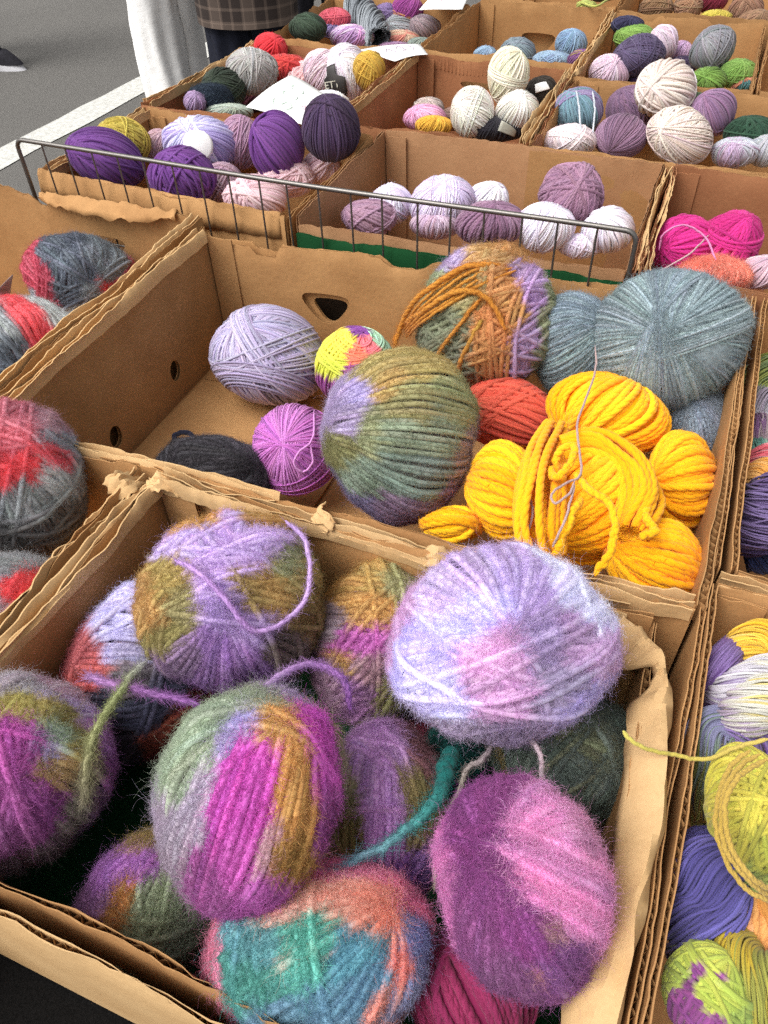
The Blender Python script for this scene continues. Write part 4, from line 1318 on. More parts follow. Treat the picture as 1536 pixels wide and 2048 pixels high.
# --- left boxes
ball(20, 968, 300, 340, 0, -.012, 'fuz', ['#9a9ea0', '#868a8c', '#5a5a5c', '#a6a8a8', '#74716f', '#94989a'], "grey fuzzy ball with tangled red strands on top at the left edge",
     pole=(-.3, .5, .8), fuzz=1.3,
     patch=[(0.2, 0.8, '#b86474'), (0.5, 0.7, '#a8828e'), (0.6, 0.55, '#8a929c'), (0.1, 0.5, '#c05868'), (0.6, 0.35, '#cc4a5c'), (0.2, 0.25, '#d8404c'), (0, 0.15, '#d23a48'), (0.5, 0.1, '#a0a2a2'), (0.7, 0, '#949798'), (0.4, -0.25, '#7d8082'), (0.1, -0.2, '#868a8c'), (0.7, -0.4, '#706a66'), (0.3, -0.6, '#5d5a5c'), (0, -0.7, '#4c4a4c')])
ball(5, 1212, 240, 215, 0, -.030, 'fuz', ['#d63a42', '#da4248', '#9a9d9f'], "red fuzzy ball with a grey rim at the left edge", pole=(-.8, .4, .4),
     bands=[('p', (.1, .9, .2), .82, .97, '#8f9296')], fuzz=1.2,
     patch=[(0.3, 0, '#d63c44'), (0.55, 0.2, '#d84048'), (0, 0.85, '#96989a'), (0.5, 0.75, '#9a9c9e'), (0.6, 0.4, '#d84a50'), (0.1, -0.5, '#b84044'), (0.05, -0.1, '#a89498', -0.08), (0.6, -0.4, '#c43840')])
ball(165, 560, 220, 180, 0, -.072, 'fuz', ['#555c68', '#5f6670', '#6c737a'], "slate grey fuzzy ball with red ends under the hand hole", pole=(.1, .9, .4),
     bands=[('p', (-1, .1, .2), .58, .92, ['#b8324c', '#c03c54']), ('p', (.75, -.62, .2), .42, .66, ['#b84a58', '#d23a48']), ('p', (.3, -.85, .4), .5, .75, '#a4a8ac')], fuzz=1.2,
     patch=[(-0.85, 0.1, '#b03a54'), (-0.75, -0.3, '#a83850'), (-0.85, -0.65, '#8a8e96'), (-0.3, 0.5, '#5c6472'), (0, 0.2, '#5a6270'), (0.4, 0.4, '#727a82'), (0.6, 0.15, '#7d858c'), (-0.3, -0.3, '#525a66'), (0.2, -0.4, '#8a8f94'), (0.5, -0.3, '#d84a52'), (0.75, -0.1, '#b84a5c'), (0.4, -0.6, '#cc4048'), (0, -0.8, '#a8acae')])
b_rg = ball(45, 700, 265, 205, 0, -.055, 'fuz', ['#59626e', '#4a5260', '#666e78'], "slate and light grey fuzzy ball with a red wedge at the left edge", pole=(.1, -.6, .7),
            bands=[('m', (.35, -.6, .65), 78, 118, ['#d8404c', '#dc4854'], .03), ('m', (.45, -.65, .6), 28, 76, ['#a9adb0', '#b4b8ba', '#a0a6aa'], .03)], fuzz=1.2,
     patch=[(0.1, 0.5, '#dc4652'), (0.3, 0.3, '#d84250'), (0.25, 0, '#d04050'), (0.7, 0.5, '#b0b4b6'), (0.75, 0.1, '#a8acb0'), (0.55, -0.2, '#a4a8ac'), (-0.2, 0.4, '#8f9498'), (-0.1, 0, '#5d6672'), (0, -0.4, '#525a68'), (-0.3, -0.3, '#5a6270')])

# --- middle box
b_gl = ball(538, 712, 248, 200, -12, -.098, 'dk', ['#a59bb8', '#b4aac6', '#8f86a0', '#aaa0c0'], "lilac grey ball standing alone at the back of the middle box", pole=(-.3, .35, .88),
            bands=[('p', (.8, .5, .3), .0, .4, ['#b0a6c4', '#9c92b0']), ('p', (-.2, -.9, .3), .5, .85, '#948aa8')])
ball(712, 735, 160, 165, 0, -.088, 'dk', ['#7a3a94', '#b04a98', '#8a4a9c'], "neon yellow, coral and purple variegated ball", pole=(.1, .95, .3),
     bands=[('p', (-.1, .85, .5), .45, .75, ['#d8d030', '#e2d040']), ('p', (.1, .8, .6), .75, .97, ['#ea6a4a', '#e87888', '#e05a80']), ('p', (.1, .75, .66), .955, .995, '#6a2a86')],
     patch=[(-0.6, 0.3, '#d4d030'), (-0.3, 0.6, '#d8c838'), (-0.6, 0, '#c0c82c'), (0.1, 0.4, '#e87858'), (0.3, 0.5, '#e67078'), (.1, .85, '#7a3a98', -0.16), (0.7, 0.6, '#a0c8a8'), (-0.6, -0.55, '#8a3a98'), (0, -0.3, '#a04890'), (0.4, -0.2, '#e09838'), (-0.3, -0.8, '#a06a98')])
ball(798, 872, 322, 365, 0, -.025, 'fuz', ['#8a9076', '#938c56', '#ac8a44', '#8060a0', '#7d8878', '#858e78'], "round olive, ochre and grey green fuzzy ball leaning out of the middle box",
     pole=(-.88, .1, .45), fuzz=1.3,
     swath=0, patch=[(0, 0.85, '#a28e4c'), (0.3, 0.75, '#a4904a'), (-0.3, 0.7, '#a49250'), (-0.1, 0.55, '#a88844'), (-0.75, 0.35, '#9e8cc4'), (-0.5, 0.45, '#a192bc'), (-0.6, 0.2, '#9a8ac0'), (0.1, 0.35, '#928c58'), (0.6, 0.4, '#8c8e60'), (-0.4, 0.05, '#848860'), (0, 0, '#7c886e'), (0.5, 0, '#7e886e'), (-0.7, -0.15, '#7b7848'), (0, -0.4, '#6d7e72'), (0.4, -0.4, '#728078'), (-0.5, -0.45, '#748272'), (0.8, -0.3, '#88787e'), (0.6, -0.7, '#7b6292'), (0, -0.85, '#765e8a'), (-0.5, -0.8, '#6e6488')])
b_pink = ball(592, 900, 180, 180, 0, -.092, 'fine', ['#b868b4', '#c074bc', '#b05cae'], "orchid pink ball with strands fanning from its top and a small loop", pole=(.0, .45, .9), hole=.05)
strand(b_pink, "loose_loop", son(b_pink, [(628, 820), (626, 880), (600, 905), (590, 930), (608, 945), (625, 925), (622, 890)], .002), .0011, '#cc8cc8', 50)
b_char = ball(425, 965, 245, 195, -10, -.100, 'fuz', ['#454147', '#504c54', '#38353a'], "charcoal fuzzy ball by the front wall of the middle box", pole=(.8, .3, .5), fuzz=1.0)
strand(b_char, "loose_end", [at(352, 905, -.135), at(350, 878, -.13), at(372, 866, -.125), at(392, 880, -.13), at(388, 900, -.135)], .0028, '#1f2030', 30)
b_or = ball(975, 642, 308, 288, 0, -0.008, 'fuz', ['#74785c', '#7d7f58', '#6a705a', '#858260'], "fuzzy sage ball with an orange band and orange strands trailing left", pole=(-.1, .95, .3),
            bands=[('p', (-.5, .83, .25), .55, .72, '#9b84b8'), ('p', (1, .02, .15), -.05, .25, ['#b5732a', '#a9802f', '#b06a26']), ('p', (.95, -.22, .2), .42, .60, ['#9470be', '#a27cc8']),
                   ('p', (-.2, .95, .3), .80, .97, ['#a58a3c', '#b5762c'])], fuzz=1.2,
     patch=[(-0.5, 0.75, '#9884bc', -0.08), (-0.7, 0.5, '#848e6a'), (0, 0.8, '#ac8648'), (0.3, 0.9, '#ac7c38'), (0.2, 0.4, '#ac7634'), (0.1, 0, '#b1702c'), (0.05, -0.5, '#a46c2a'), (0.1, -0.8, '#986026'), (0.3, 0.1, '#a47430'), (0.5, 0.6, '#9e80be'), (0.58, 0.3, '#9e7ac2'), (0.5, -0.2, '#9276b2'), (0.45, -0.5, '#8d72aa'), (0.78, 0, '#7d805e'), (0.85, 0.4, '#888e66'), (0.72, -0.4, '#73785c'), (-0.5, 0, '#6c7056'), (-0.6, -0.4, '#646852'), (-0.3, -0.6, '#686a54'), (-0.3, 0.3, '#887e4e')])
strand(b_or, "loose_end", son(b_or, [(1000, 530), (930, 540), (872, 575), (828, 610), (800, 660), (790, 690)], .005), .0026, ['#b5762c', '#bd8030', '#b5762c'], 50, ply=True, fz=1800)
strand(b_or, "loose_end", son(b_or, [(1010, 660), (985, 610), (950, 588), (905, 590), (850, 622), (805, 650)], .005), .0024, ['#b06f28', '#bd8434', '#b5762c'], 50, ply=True, fz=1600)
strand(b_or, "loose_end", son(b_or, [(960, 600), (930, 640), (890, 690), (872, 715)], .005), .0017, ['#b5762c', '#b5803a'], 40, ply=True, fz=700)
strand(b_or, "loose_end", son(b_or, [(965, 640), (945, 680), (925, 720), (912, 750)], .005), .0022, ['#a8843c', '#b5702a'], 40, fz=400)
for _k in range(5):
    strand(b_or, "loose_end", son(b_or, [(1000 + 8 * _k, 520 + 5 * _k), (935 + 6 * _k, 535 + 9 * _k), (880 + 7 * _k, 572 + 8 * _k), (835 + 4 * _k, 615 + 6 * _k), (805 + 2 * _k, 655 + 5 * _k)], .004), .0014, ['#b5762c', '#c08838', '#ad6c26'], 50, fz=500, seed=90 + _k)
b_moh = ball(1338, 682, 304, 266, 6, 0.008, 'moh', ['#84959a', '#8e9fa4', '#7a8a90'], "big blue grey mohair ball at the back right of the middle box", pole=(-.05, .15, .98), hole=.06,
             bands=[('p', (-.32, .94, .1), -.12, .16, ['#8a9ba0', '#7c8d94', '#94a4a8']), ('m', (-.1, .35, .9), 60, 110, ['#8697a0', '#7a8b92'], .05)], fuzz=1.5)
ball(1150, 690, 175, 225, 0, -0.022, 'moh', ['#76878e', '#8393a0'], "blue grey mohair ball squeezed between the orange banded and the big one", pole=(.6, .5, .6), fuzz=.9)
ball(1385, 850, 150, 180, 0, -0.062, 'moh', ['#737f8a', '#7f8a98'], "blue grey mohair ball low against the right wall", pole=(.2, .8, .5), fuzz=.8)
ball(1015, 828, 195, 150, -10, -.058, 'wor', ['#c4452f', '#cb4e36'], "coral red ball beside the yellow skeins", pole=(-.85, .25, .45))
YE = ['#f0ac14', '#f4b41c', '#eaa20c']
ball(1216, 828, 250, 172, -16, -.030, 'chunk', YE, "yellow skein, uppermost lump behind the knot", pole=(-.55, -.75, .35), hole=.10, name="yarn_skein")
ball(1362, 962, 152, 205, 0, -.050, 'chunk', YE, "yellow skein pressed against the right wall, its strands meeting at the left", pole=(-.85, -.15, .5), hole=.05, name="yarn_skein")
b_y4 = ball(1308, 1122, 205, 180, -20, -.035, 'chunk', YE, "yellow skein in the front right corner of the middle box", pole=(-.8, .25, .5), hole=.05, name="yarn_skein")
ball(902, 1050, 130, 92, 0, -.055, 'chunk', YE, "small yellow skein end beside the olive ball", pole=(.9, .2, .3), name="yarn_skein")
ball(1012, 985, 172, 222, 8, -.036, 'chunk', YE, "yellow skein lump at the left of the heap", pole=(.85, -.15, .5), hole=.06, name="yarn_skein")
b_y = ball(1180, 1000, 245, 270, -35, -.028, 'chunk', YE, "large yellow skein in the middle tied with grey thread", pole=(-.6, -.7, .4), hole=.08, name="yarn_skein")
bundle([at(1110, 865, .006), at(1088, 925, .012), at(1078, 995, .012), at(1078, 1065, .006), at(1092, 1105, -.010)], [.012, .016, .018, .017, .014], .0030, YE, "", parent=b_y, part="front_band", N=30, twist=.1, ply=True, seed=33, n=50)
bundle([at(1122, 900, .014), at(1190, 892, .016), at(1256, 935, .010), at(1282, 1000, .004), at(1262, 1070, -.002)], [.010, .015, .017, .017, .012], .0030, YE, "", parent=b_y, part="front_band", N=30, twist=.1, ply=True, seed=38, n=60)
for i, pl in enumerate(([(1110, 930, .022), (1120, 900, .03), (1150, 905, .03), (1140, 945, .03), (1110, 960, .028), (1100, 935, .025)],
                        [(1150, 950, .03), (1180, 985, .036), (1215, 1010, .034), (1228, 1060, .03), (1215, 1110, .02), (1190, 1150, .01)],
                        [(1165, 1000, .03), (1150, 1040, .03), (1120, 1085, .022), (1105, 1110, .015)],
                        [(1290, 1000, .01), (1300, 1035, .014), (1310, 1060, .015), (1285, 1075, .012)])):
    strand(b_y, "loose_loop", [at(*q) for q in pl], .0027, ['#f4b41c', '#eca80f'], 90, ply=True, seed=i)
strand(b_y, "tie_thread", [at(1190, 690, .02), at(1192, 740, .02), at(1170, 805, .03), at(1155, 850, .033), at(1158, 900, .036), at(1160, 950, .038), at(1135, 965, .04), at(1103, 990, .04), at(1110, 1008, .04), at(1140, 985, .042), at(1150, 960, .042)], .0009, '#a88f8c', 90)
strand(b_y, "tie_thread", [at(1150, 970, .042), at(1135, 1030, .036), at(1118, 1070, .03), at(1105, 1095, .02)], .0009, '#a88f8c', 40)
strand(b_y, "tie_thread", [at(1058, 990, .01), at(1066, 1020, .012), at(1062, 1050, .01), at(1050, 1075, .006)], .0009, '#a88f8c', 40)

# --- rack row, left box
ball(212, 318, 155, 115, -20, 0.0, 'wor', ['#5a2e80', '#63368a'], "purple ball leaning on the left end of the wire rack", pole=(-.8, .5, .4), hole=.18)
ball(245, 285, 112, 100, 0, -0.012, 'dk', ['#a8932a', '#b09c36'], "mustard ball beside the leftmost purple one", pole=(-.2, .8, .5), hole=.04)
b_lw = ball(402, 292, 155, 115, -5, -.022, 'wor', ['#b9b2d8', '#c8c2e2', '#9d90c4'], "pale lilac ball with a white paper label", pole=(-.1, .5, .86), hole=.12)
ball(365, 355, 138, 118, 0, -.020, 'wor', ['#5e2f86', '#683890'], "purple ball in front of the pale lilac one", pole=(-.7, .7, .3), hole=.15)
ball(482, 285, 90, 105, 0, -0.026, 'dk', ['#a07c94', '#946f88'], "dusty mauve ball between the pale lilac and purple ones", pole=(.2, .9, .4))
ball(554, 292, 118, 122, 0, -0.004, 'wor', ['#5e2e84', '#68388e'], "purple ball left of the dark plum one", pole=(-.6, .75, .3), hole=.14)
ball(662, 258, 124, 122, 0, 0.025, 'dk', ['#3d2c52', '#45325c', '#382848'], "dark plum ball with a dimple on top", pole=(-.1, .85, .5), hole=.08, fuzz=2)
ball(572, 355, 112, 80, 0, -.045, 'wor', ['#cfaab2', '#d6b4ba'], "pale pink ball below the rightmost purple one", pole=(.4, .7, .6))
ball(512, 395, 128, 92, 0, -.035, 'wor', ['#d2aeb6', '#dcbcc2'], "pale pink ball nearest the rack", pole=(-.2, .4, .9), hole=.14)
ball(640, 335, 82, 66, 0, -.045, 'wor', ['#ceaab4', '#d8b8c0'], "pale pink ball below the dark plum one", pole=(.5, .6, .6))
ball(447, 368, 85, 80, 0, -.06, 'dk', ['#a88898', '#b090a0'], "pinkish mauve ball half hidden between purple and pink", pole=(.2, .8, .6))
ball(318, 300, 66, 80, 0, -0.04, 'dk', ['#b0909c', '#a8868f'], "dusty pink ball behind the front purple one", pole=(.2, .8, .6))

# --- rack row, middle box
WH = ['#cfc6d8', '#d8d0de', '#c8bcd2']
ball(782, 408, 92, 80, 0, -.050, 'dk', WH, "white ball at the left wall of the rack box", pole=(-.3, .7, .6))
ball(885, 405, 132, 108, 10, -.040, 'fine', ['#cdc0da', '#d6cce0', '#c2b2d0'], "white ball tinged lilac, second from the left wall of the rack box", pole=(.2, .7, .6), fuzz=2.5)
ball(975, 405, 92, 82, 0, -.045, 'dk', ['#d2ccd8', '#dad6de'], "small white ball in the middle of the rack box", pole=(.3, .8, .5))
ball(738, 436, 112, 75, 0, -.045, 'wor', ['#93708a', '#a07c92'], "mauve ball in the left corner behind the rack", pole=(-.6, .5, .6))
ball(872, 448, 108, 62, 0, -.060, 'dk', ['#b59ab0', '#bba4b6'], "pale mauve ball low behind the rack wires", pole=(.1, .8, .5))
ball(982, 448, 140, 92, 0, -.030, 'wor', ['#86637c', '#7c5972', '#906e86'], "mauve ball with strands fanning from its top, against the rack", pole=(.05, .75, .65), hole=.05)
ball(1090, 455, 122, 100, 0, -.032, 'dk', ['#d6cedc', '#ded8e2'], "white ball right of the fanned mauve one", pole=(.3, .75, .55))
ball(1142, 388, 132, 122, 0, -.010, 'wor', ['#8f6a82', '#987289', '#86627a'], "large mauve ball on top in the rack box", pole=(.35, .45, .8), hole=.05)
ball(1216, 460, 112, 94, 0, -.035, 'dk', ['#d0c8d6', '#dad4de'], "white ball at the right wall of the rack box", pole=(-.3, .7, .6))
ball(1160, 492, 90, 50, 0, -.055, 'dk', ['#cfc6d6', '#d8d0dc'], "white ball low in the front right corner of the rack box", pole=(.2, .8, .5))

# --- right, hot pink box
b_hp = ball(1366, 490, 132, 112, 0, -.030, 'wor', ['#c0107a', '#b80e74'], "hot pink ball with a loose strand around it", pole=(-.6, -.2, .75))
ball(1462, 484, 122, 128, 0, -.022, 'wor', ['#b20c6c', '#c41478', '#aa0c68'], "hot pink ball at the right, strands crossing", pole=(.4, .6, .65), bands=[('p', (.2, .9, .4), .2, .5, '#c0147a'), ('p', (-.8, .3, .5), .1, .3, '#b81072')])
strand(b_hp, "loose_end", [at(1318, 500, .0), at(1330, 468, .02), at(1370, 452, .028), at(1410, 475, .02), at(1432, 520, .01)], .0011, '#c878a4', 50)
strand(b_hp, "loose_end", [at(1418, 470, .015), at(1385, 505, .02), at(1345, 530, .015), at(1300, 555, .012), at(1270, 585, .012)], .0009, '#bd9a9c', 50)
ball(1425, 550, 165, 66, 0, -.045, 'moh', ['#d87f68', '#dc8a72'], "salmon fuzzy ball under the hot pink ones", pole=(.2, .9, .3), fuzz=.8)
ball(1525, 545, 110, 66, 0, -.040, 'dk', ['#b898a6', '#c4a8b2'], "pale mauve ball at the right edge under the hot pink one", pole=(.3, .8, .4))

# --- third row, left box
ball(505, 143, 108, 86, 0, .002, 'dk', ['#9a9894', '#a29f9c'], "light grey ball perched on top near the white trousers", pole=(-.2, .7, .7), hole=.05)
ball(542, 98, 72, 62, 0, -.005, 'wor', ['#c4222e', '#cc2a34'], "bright red ball at the back wall behind the light grey one", pole=(.3, .6, .7))
ball(565, 135, 110, 50, 0, -0.02, 'wor', ['#c43830', '#b82c2c'], "orange red ball under the bright red one", pole=(.3, .6, .7))
ball(448, 178, 92, 76, 0, -0.015, 'dk', ['#2a3428', '#333d30'], "dark green ball left of the light grey one", pole=(-.5, .6, .6))
ball(420, 202, 94, 62, 0, -0.02, 'moh', ['#2c3848', '#344252'], "navy blue fuzzy ball in the near left corner", pole=(.5, .6, .6), fuzz=.5)
ball(390, 205, 44, 46, 0, -0.012, 'dk', ['#9a80b8'], "lilac ball sliver against the left wall by the navy one")
ball(600, 165, 86, 84, 0, -.045, 'wor', ['#d2a6a8', '#dab4b4'], "pale rose ball under the price card", pole=(.2, .8, .5))
ball(645, 142, 82, 76, 0, -0.015, 'dk', ['#cdb4be', '#d6c0c8'], "pinkish white ball left of the one with the dark label", pole=(.2, .8, .5))
b_lab = ball(690, 150, 100, 112, 0, -.022, 'dk', ['#d0c8d2', '#d8d2d8'], "white ball wearing a dark printed label", pole=(.1, .9, .4))
ball(738, 142, 66, 76, 0, -0.006, 'dk', ['#b08a24', '#b8942c'], "mustard ball at the right wall beside the dark label", pole=(.3, .7, .6))
ball(655, 208, 90, 50, 0, -.040, 'dk', ['#d8d8d8', '#dedede'], "white ball behind the dark plum one", pole=(.3, .7, .6))
ball(455, 225, 105, 36, 0, -.035, 'dk', ['#9aa696', '#a6b0a2'], "sage ball at the near wall below the price card", pole=(.3, .7, .6))
ball(500, 200, 70, 50, 0, -.07, 'dk', ['#4a1c28', '#3c1820'], "dark wine ball in shadow under the light grey one")

# --- third row, cream box
ball(1017, 152, 84, 108, 0, .010, 'dk', ['#cfc9ae', '#d6d0b8'], "upright cream ball on top of the two others", pole=(.2, .9, .3), bands=[('p', (.2, .95, .2), -.15, .2, '#d8d2bc')])
ball(945, 225, 94, 92, 0, -.022, 'fine', ['#cfcac0', '#d8d4ca'], "cream ball, left of the stacked three", pole=(-.4, .6, .7), fuzz=2)
ball(1035, 222, 90, 76, 0, -.018, 'fine', ['#d0ccc2', '#d8d4cc'], "cream ball, right of the stacked three", pole=(.3, .6, .7), fuzz=2)
b_blk = ball(992, 258, 124, 50, 0, -.045, 'dk', ['#221f26', '#2a272e'], "black ball with a pale label below the cream ones", pole=(.2, .8, .5))
ball(850, 236, 94, 52, 0, -.050, 'dk', ['#cf94b8', '#d6a0c0'], "pink ball in the cream box beside the mustard one", pole=(-.2, .8, .5))
ball(857, 218, 66, 44, 0, -.055, 'dk', ['#a89890', '#b2a29a'], "taupe ball behind the pink one in the cream box", pole=(.2, .8, .5))
ball(868, 252, 78, 38, 0, -.042, 'dk', ['#c89518', '#d09e22'], "mustard yellow ball at the near wall of the cream box", pole=(.2, .9, .4))
ball(905, 238, 50, 46, 0, -.065, 'dk', ['#6f5850', '#7a6258'], "brown ball behind the left cream one")
b_bl2 = ball(1082, 185, 66, 62, 0, -.035, 'dk', ['#2a2622', '#332e28'], "black ball with a white tag at the right wall of the cream box", pole=(.2, .8, .5))

# --- third row, right box
b_tl = ball(1155, 222, 102, 86, 0, -0.01, 'dk', ['#5f7c8a', '#688896', '#8070a4'], "blue teal ball with a lilac end and white ties", pole=(-.1, .9, .4), segs=[.4, .82, 1])
ball(1262, 220, 104, 92, 0, -.028, 'dk', ['#6a5068', '#745872'], "dark mauve ball behind the front mauve one", pole=(-.6, .6, .5))
b_cr = ball(1330, 178, 118, 110, 0, 0.02, 'wor', ['#c9b8ae', '#d2c4ba'], "beige cream ball on top with a hanging strand", pole=(-.3, .3, .9), hole=.18)
ball(1382, 245, 112, 106, 0, -.035, 'dk', ['#3a4a38', '#4c6438', '#2f4034'], "dark green ball between the two cream ones", pole=(.5, .7, .5))
ball(1425, 226, 92, 92, 0, -0.006, 'dk', ['#8a6a88', '#7d5e7c'], "mauve ball right of the dark green one", pole=(-.4, .7, .5))
ball(1242, 273, 112, 84, 0, -.020, 'fine', ['#86667f', '#7a5c74', '#8f6e88'], "mauve ball at the near wall between two cream ones", pole=(-.3, -.5, .8), hole=.05)
ball(1138, 283, 110, 66, 0, -.025, 'fine', ['#d2c2c4', '#dacccc'], "pinkish cream ball in the near left corner", pole=(-.5, .6, .6), fuzz=2)
ball(1150, 255, 92, 42, 0, -.045, 'dk', ['#9478a4', '#a084ac'], "lilac mauve ball under the blue teal one")
ball(1360, 272, 132, 108, -25, -.010, 'dk', ['#cdbeb4', '#d6c9c0', '#c6b4aa'], "large beige cream ball at the near wall", pole=(-.1, -.1, .98), hole=.06)
ball(1500, 268, 104, 66, 0, -.020, 'dk', ['#1f3a2a', '#284634'], "forest green ball at the right edge", pole=(.2, .8, .5))
ball(1470, 305, 96, 60, 0, -.030, 'dk', ['#a4a6b2', '#a890c0', '#b0b2ba'], "grey ball with a lilac band at the near wall", pole=(.2, .9, .3))
ball(1530, 302, 76, 62, 0, -.030, 'dk', ['#9a9ca2', '#a6a8ac'], "light grey ball at the right edge near wall", pole=(.2, .9, .3))

# --- fourth row
ball(616, 56, 78, 54, 0, 0.0, 'dk', ['#2c3a2c', '#344434'], "dark green ball in the far box beside the plaid coat", pole=(-.4, .7, .5))
ball(670, 38, 66, 40, 0, -0.002, 'dk', ['#b84858', '#c05060'], "rose red ball in the far left box", pole=(.2, .8, .5))
ball(672, 58, 66, 40, 0, -0.02, 'dk', ['#7a68a8', '#8472b0'], "violet ball under the rose red one", pole=(.2, .8, .5))
ball(704, 76, 92, 52, 0, -.028, 'dk', ['#c4b4c8', '#a47cc0', '#c88cc0', '#c4bcae'], "white, lilac and pink ball at the near wall of the far left box", pole=(.7, .6, .4))
ball(800, 58, 72, 54, 0, -.040, 'dk', ['#8a8d92', '#94979c'], "grey ball right of the twisted grey skein", pole=(-.7, .5, .5))
ball(846, 58, 74, 54, 0, -.040, 'dk', ['#7a6a80', '#857488'], "greyish mauve ball at the right wall of the far left box", pole=(-.3, .7, .5))
ball(815, 22, 66, 56, 0, -.010, 'dk', ['#7a2f80', '#84388a', '#8a3a72'], "purple ball with an orange band in the far left box", pole=(.3, .8, .5), bands=[('p', (.2, .9, .3), -.3, .0, '#b07848')])
ball(772, 28, 50, 40, 0, -0.016, 'dk', ['#6f5a98', '#7a64a2'], "lilac ball behind the grey ones in the far left box")
ball(800, 80, 82, 36, 0, -.045, 'dk', ['#c07868', '#b89880'], "coral and beige ball above the lower price card")
ball(842, 92, 60, 30, 0, -.040, 'dk', ['#7d8a80', '#6c7a74'], "grey green ball above the lower price card", pole=(.2, .8, .4))
ball(790, 98, 80, 28, 0, -.045, 'dk', ['#8a6898'], "purple grey ball sliver at the lower price card")
bundle([at(703, 2, -.03), at(718, 22, -.022), at(738, 50, -.018), at(758, 80, -.025)], [.026, .034, .036, .026], .0016, ['#7d8288', '#8a8f94', '#757a80', '#90959a'], "grey twisted skein lying in the far left box", N=90, twist=.9, seed=51, name="yarn_skein", n=40)
ball(970, 108, 46, 30, 0, -.055, 'dk', ['#7f98b0', '#8aa2b8'], "small light blue ball at the left wall of the far middle box")
ball(1035, 105, 78, 54, 0, -.055, 'dk', ['#6e7c86', '#7a8890'], "grey blue ball in front of the far hand hole", pole=(-.4, .7, .5))
ball(1142, 88, 66, 52, 0, -.045, 'dk', ['#6f8aa6', '#7a94ae'], "light blue ball with a dark label in the far middle box", pole=(.5, .6, .6))
ball(1105, 122, 84, 38, 0, -.055, 'dk', ['#7d94ae', '#88a0b6'], "pale blue ball low in the far middle box", pole=(.5, .6, .6))
ball(1162, 122, 56, 44, 0, -.045, 'dk', ['#6d4480', '#a09048'], "purple and yellow ball in the corner of the far middle box", pole=(.5, .6, .6))
ball(1268, 76, 84, 50, 0, -.012, 'dk', ['#6a8c38', '#749642'], "light green ball behind the big purple one", pole=(-.2, .8, .5))
ball(1277, 112, 106, 78, 8, -.005, 'fine', ['#4c4068', '#544872'], "big dusky purple ball in the far right box", pole=(-.7, .5, .5), fuzz=2)
ball(1218, 145, 80, 66, -8, -.028, 'dk', ['#bfa8b8', '#c8b2c0', '#b89aac'], "pale pink ball left of the big dusky purple one", pole=(.1, .9, .4))
ball(1325, 86, 62, 66, 0, -.015, 'dk', ['#baa4b4', '#c4b0bc'], "pale lilac pink ball right of the light green one", pole=(-.3, .7, .6))
ball(1425, 98, 88, 80, 35, .002, 'dk', ['#77767c', '#828186'], "medium grey ball standing on the green ones", pole=(-.4, .75, .5), hole=.06)
ball(1415, 162, 78, 50, 0, -.035, 'dk', ['#5f8030', '#6a8c3a'], "light green ball below the grey one, nearer", pole=(.1, .6, .8))
ball(1476, 148, 80, 54, 0, -.030, 'dk', ['#648638', '#6e9042'], "light green ball right of the grey one", pole=(.5, .6, .6))
ball(1362, 105, 48, 40, 0, -.040, 'dk', ['#a884bc', '#b090c4'], "bright lilac ball between purple and grey", pole=(.1, .9, .4))
ball(1365, 132, 60, 40, 0, -.050, 'dk', ['#3a2c50', '#332648'], "dark violet ball under the bright lilac one")
ball(1290, 168, 86, 40, 0, -.050, 'dk', ['#3c2852', '#45305c'], "dark purple ball under the big dusky purple one")
ball(1255, 50, 66, 36, 0, 0.006, 'dk', ['#2c2a44', '#34324e'], "navy ball at the corner of the far right box")
ball(1490, 168, 62, 32, 0, -.042, 'dk', ['#a8684e', '#3f6a6c', '#b0745a'], "rust and teal ball in the near right corner of the far right box")

# --- farthest row
for i, (x, y, w_, h_, c_, l_) in enumerate(((1312, 18, 70, 50, ['#7a5c40', '#856648'], "brown ball, leftmost of the farthest box"), (1376, 14, 58, 50, ['#8a664c', '#927056'], "tan ball beside the leftmost brown one"),
                                            (1425, 2, 60, 44, ['#701c30', '#7c2238'], "wine red ball in the farthest box"), (1432, 34, 64, 26, ['#a8982c', '#b0a034'], "yellow olive ball below the wine red one"),
                                            (1492, 20, 72, 52, ['#7a5844', '#84624c'], "brown ball right of the wine red one"), (1512, 44, 82, 44, ['#84664c', '#7a5c44'], "light brown ball at the right corner of the farthest box"))):
    ball(x, y, w_, h_, 0, -.03 + .004 * i, 'dk', c_, l_, pole=(.3, .7, .6))
ball(1205, -12, 60, 30, 0, -.03, 'dk', ['#3c3a2c', '#48442f'], "dark olive ball at the wall of the farthest box")
e_l = ball(1172, 12, 44, 22, 0, -.004, 'dk', ['#98a04a', '#a8ac58'], "lime tangle hanging over the far back wall", pole=(.3, .7, .6))
strand(e_l, "loose_end", [at(1160, 5, .004), at(1190, 14, .006), at(1210, 4, .006), at(1226, -8, .004)], .0022, '#a8ac58', 30)

# --- right edge hanks
def hk(pl, br, cols, label, r=.00075, N=170, tw=.6, seed=5, cm='along', closed=False, n=60, flat=1.0):
    return bundle([at(*q) for q in pl], br, r, cols, label, N=N, twist=tw, seed=seed, cmode=cm, closed=closed, n=n, flat=flat)


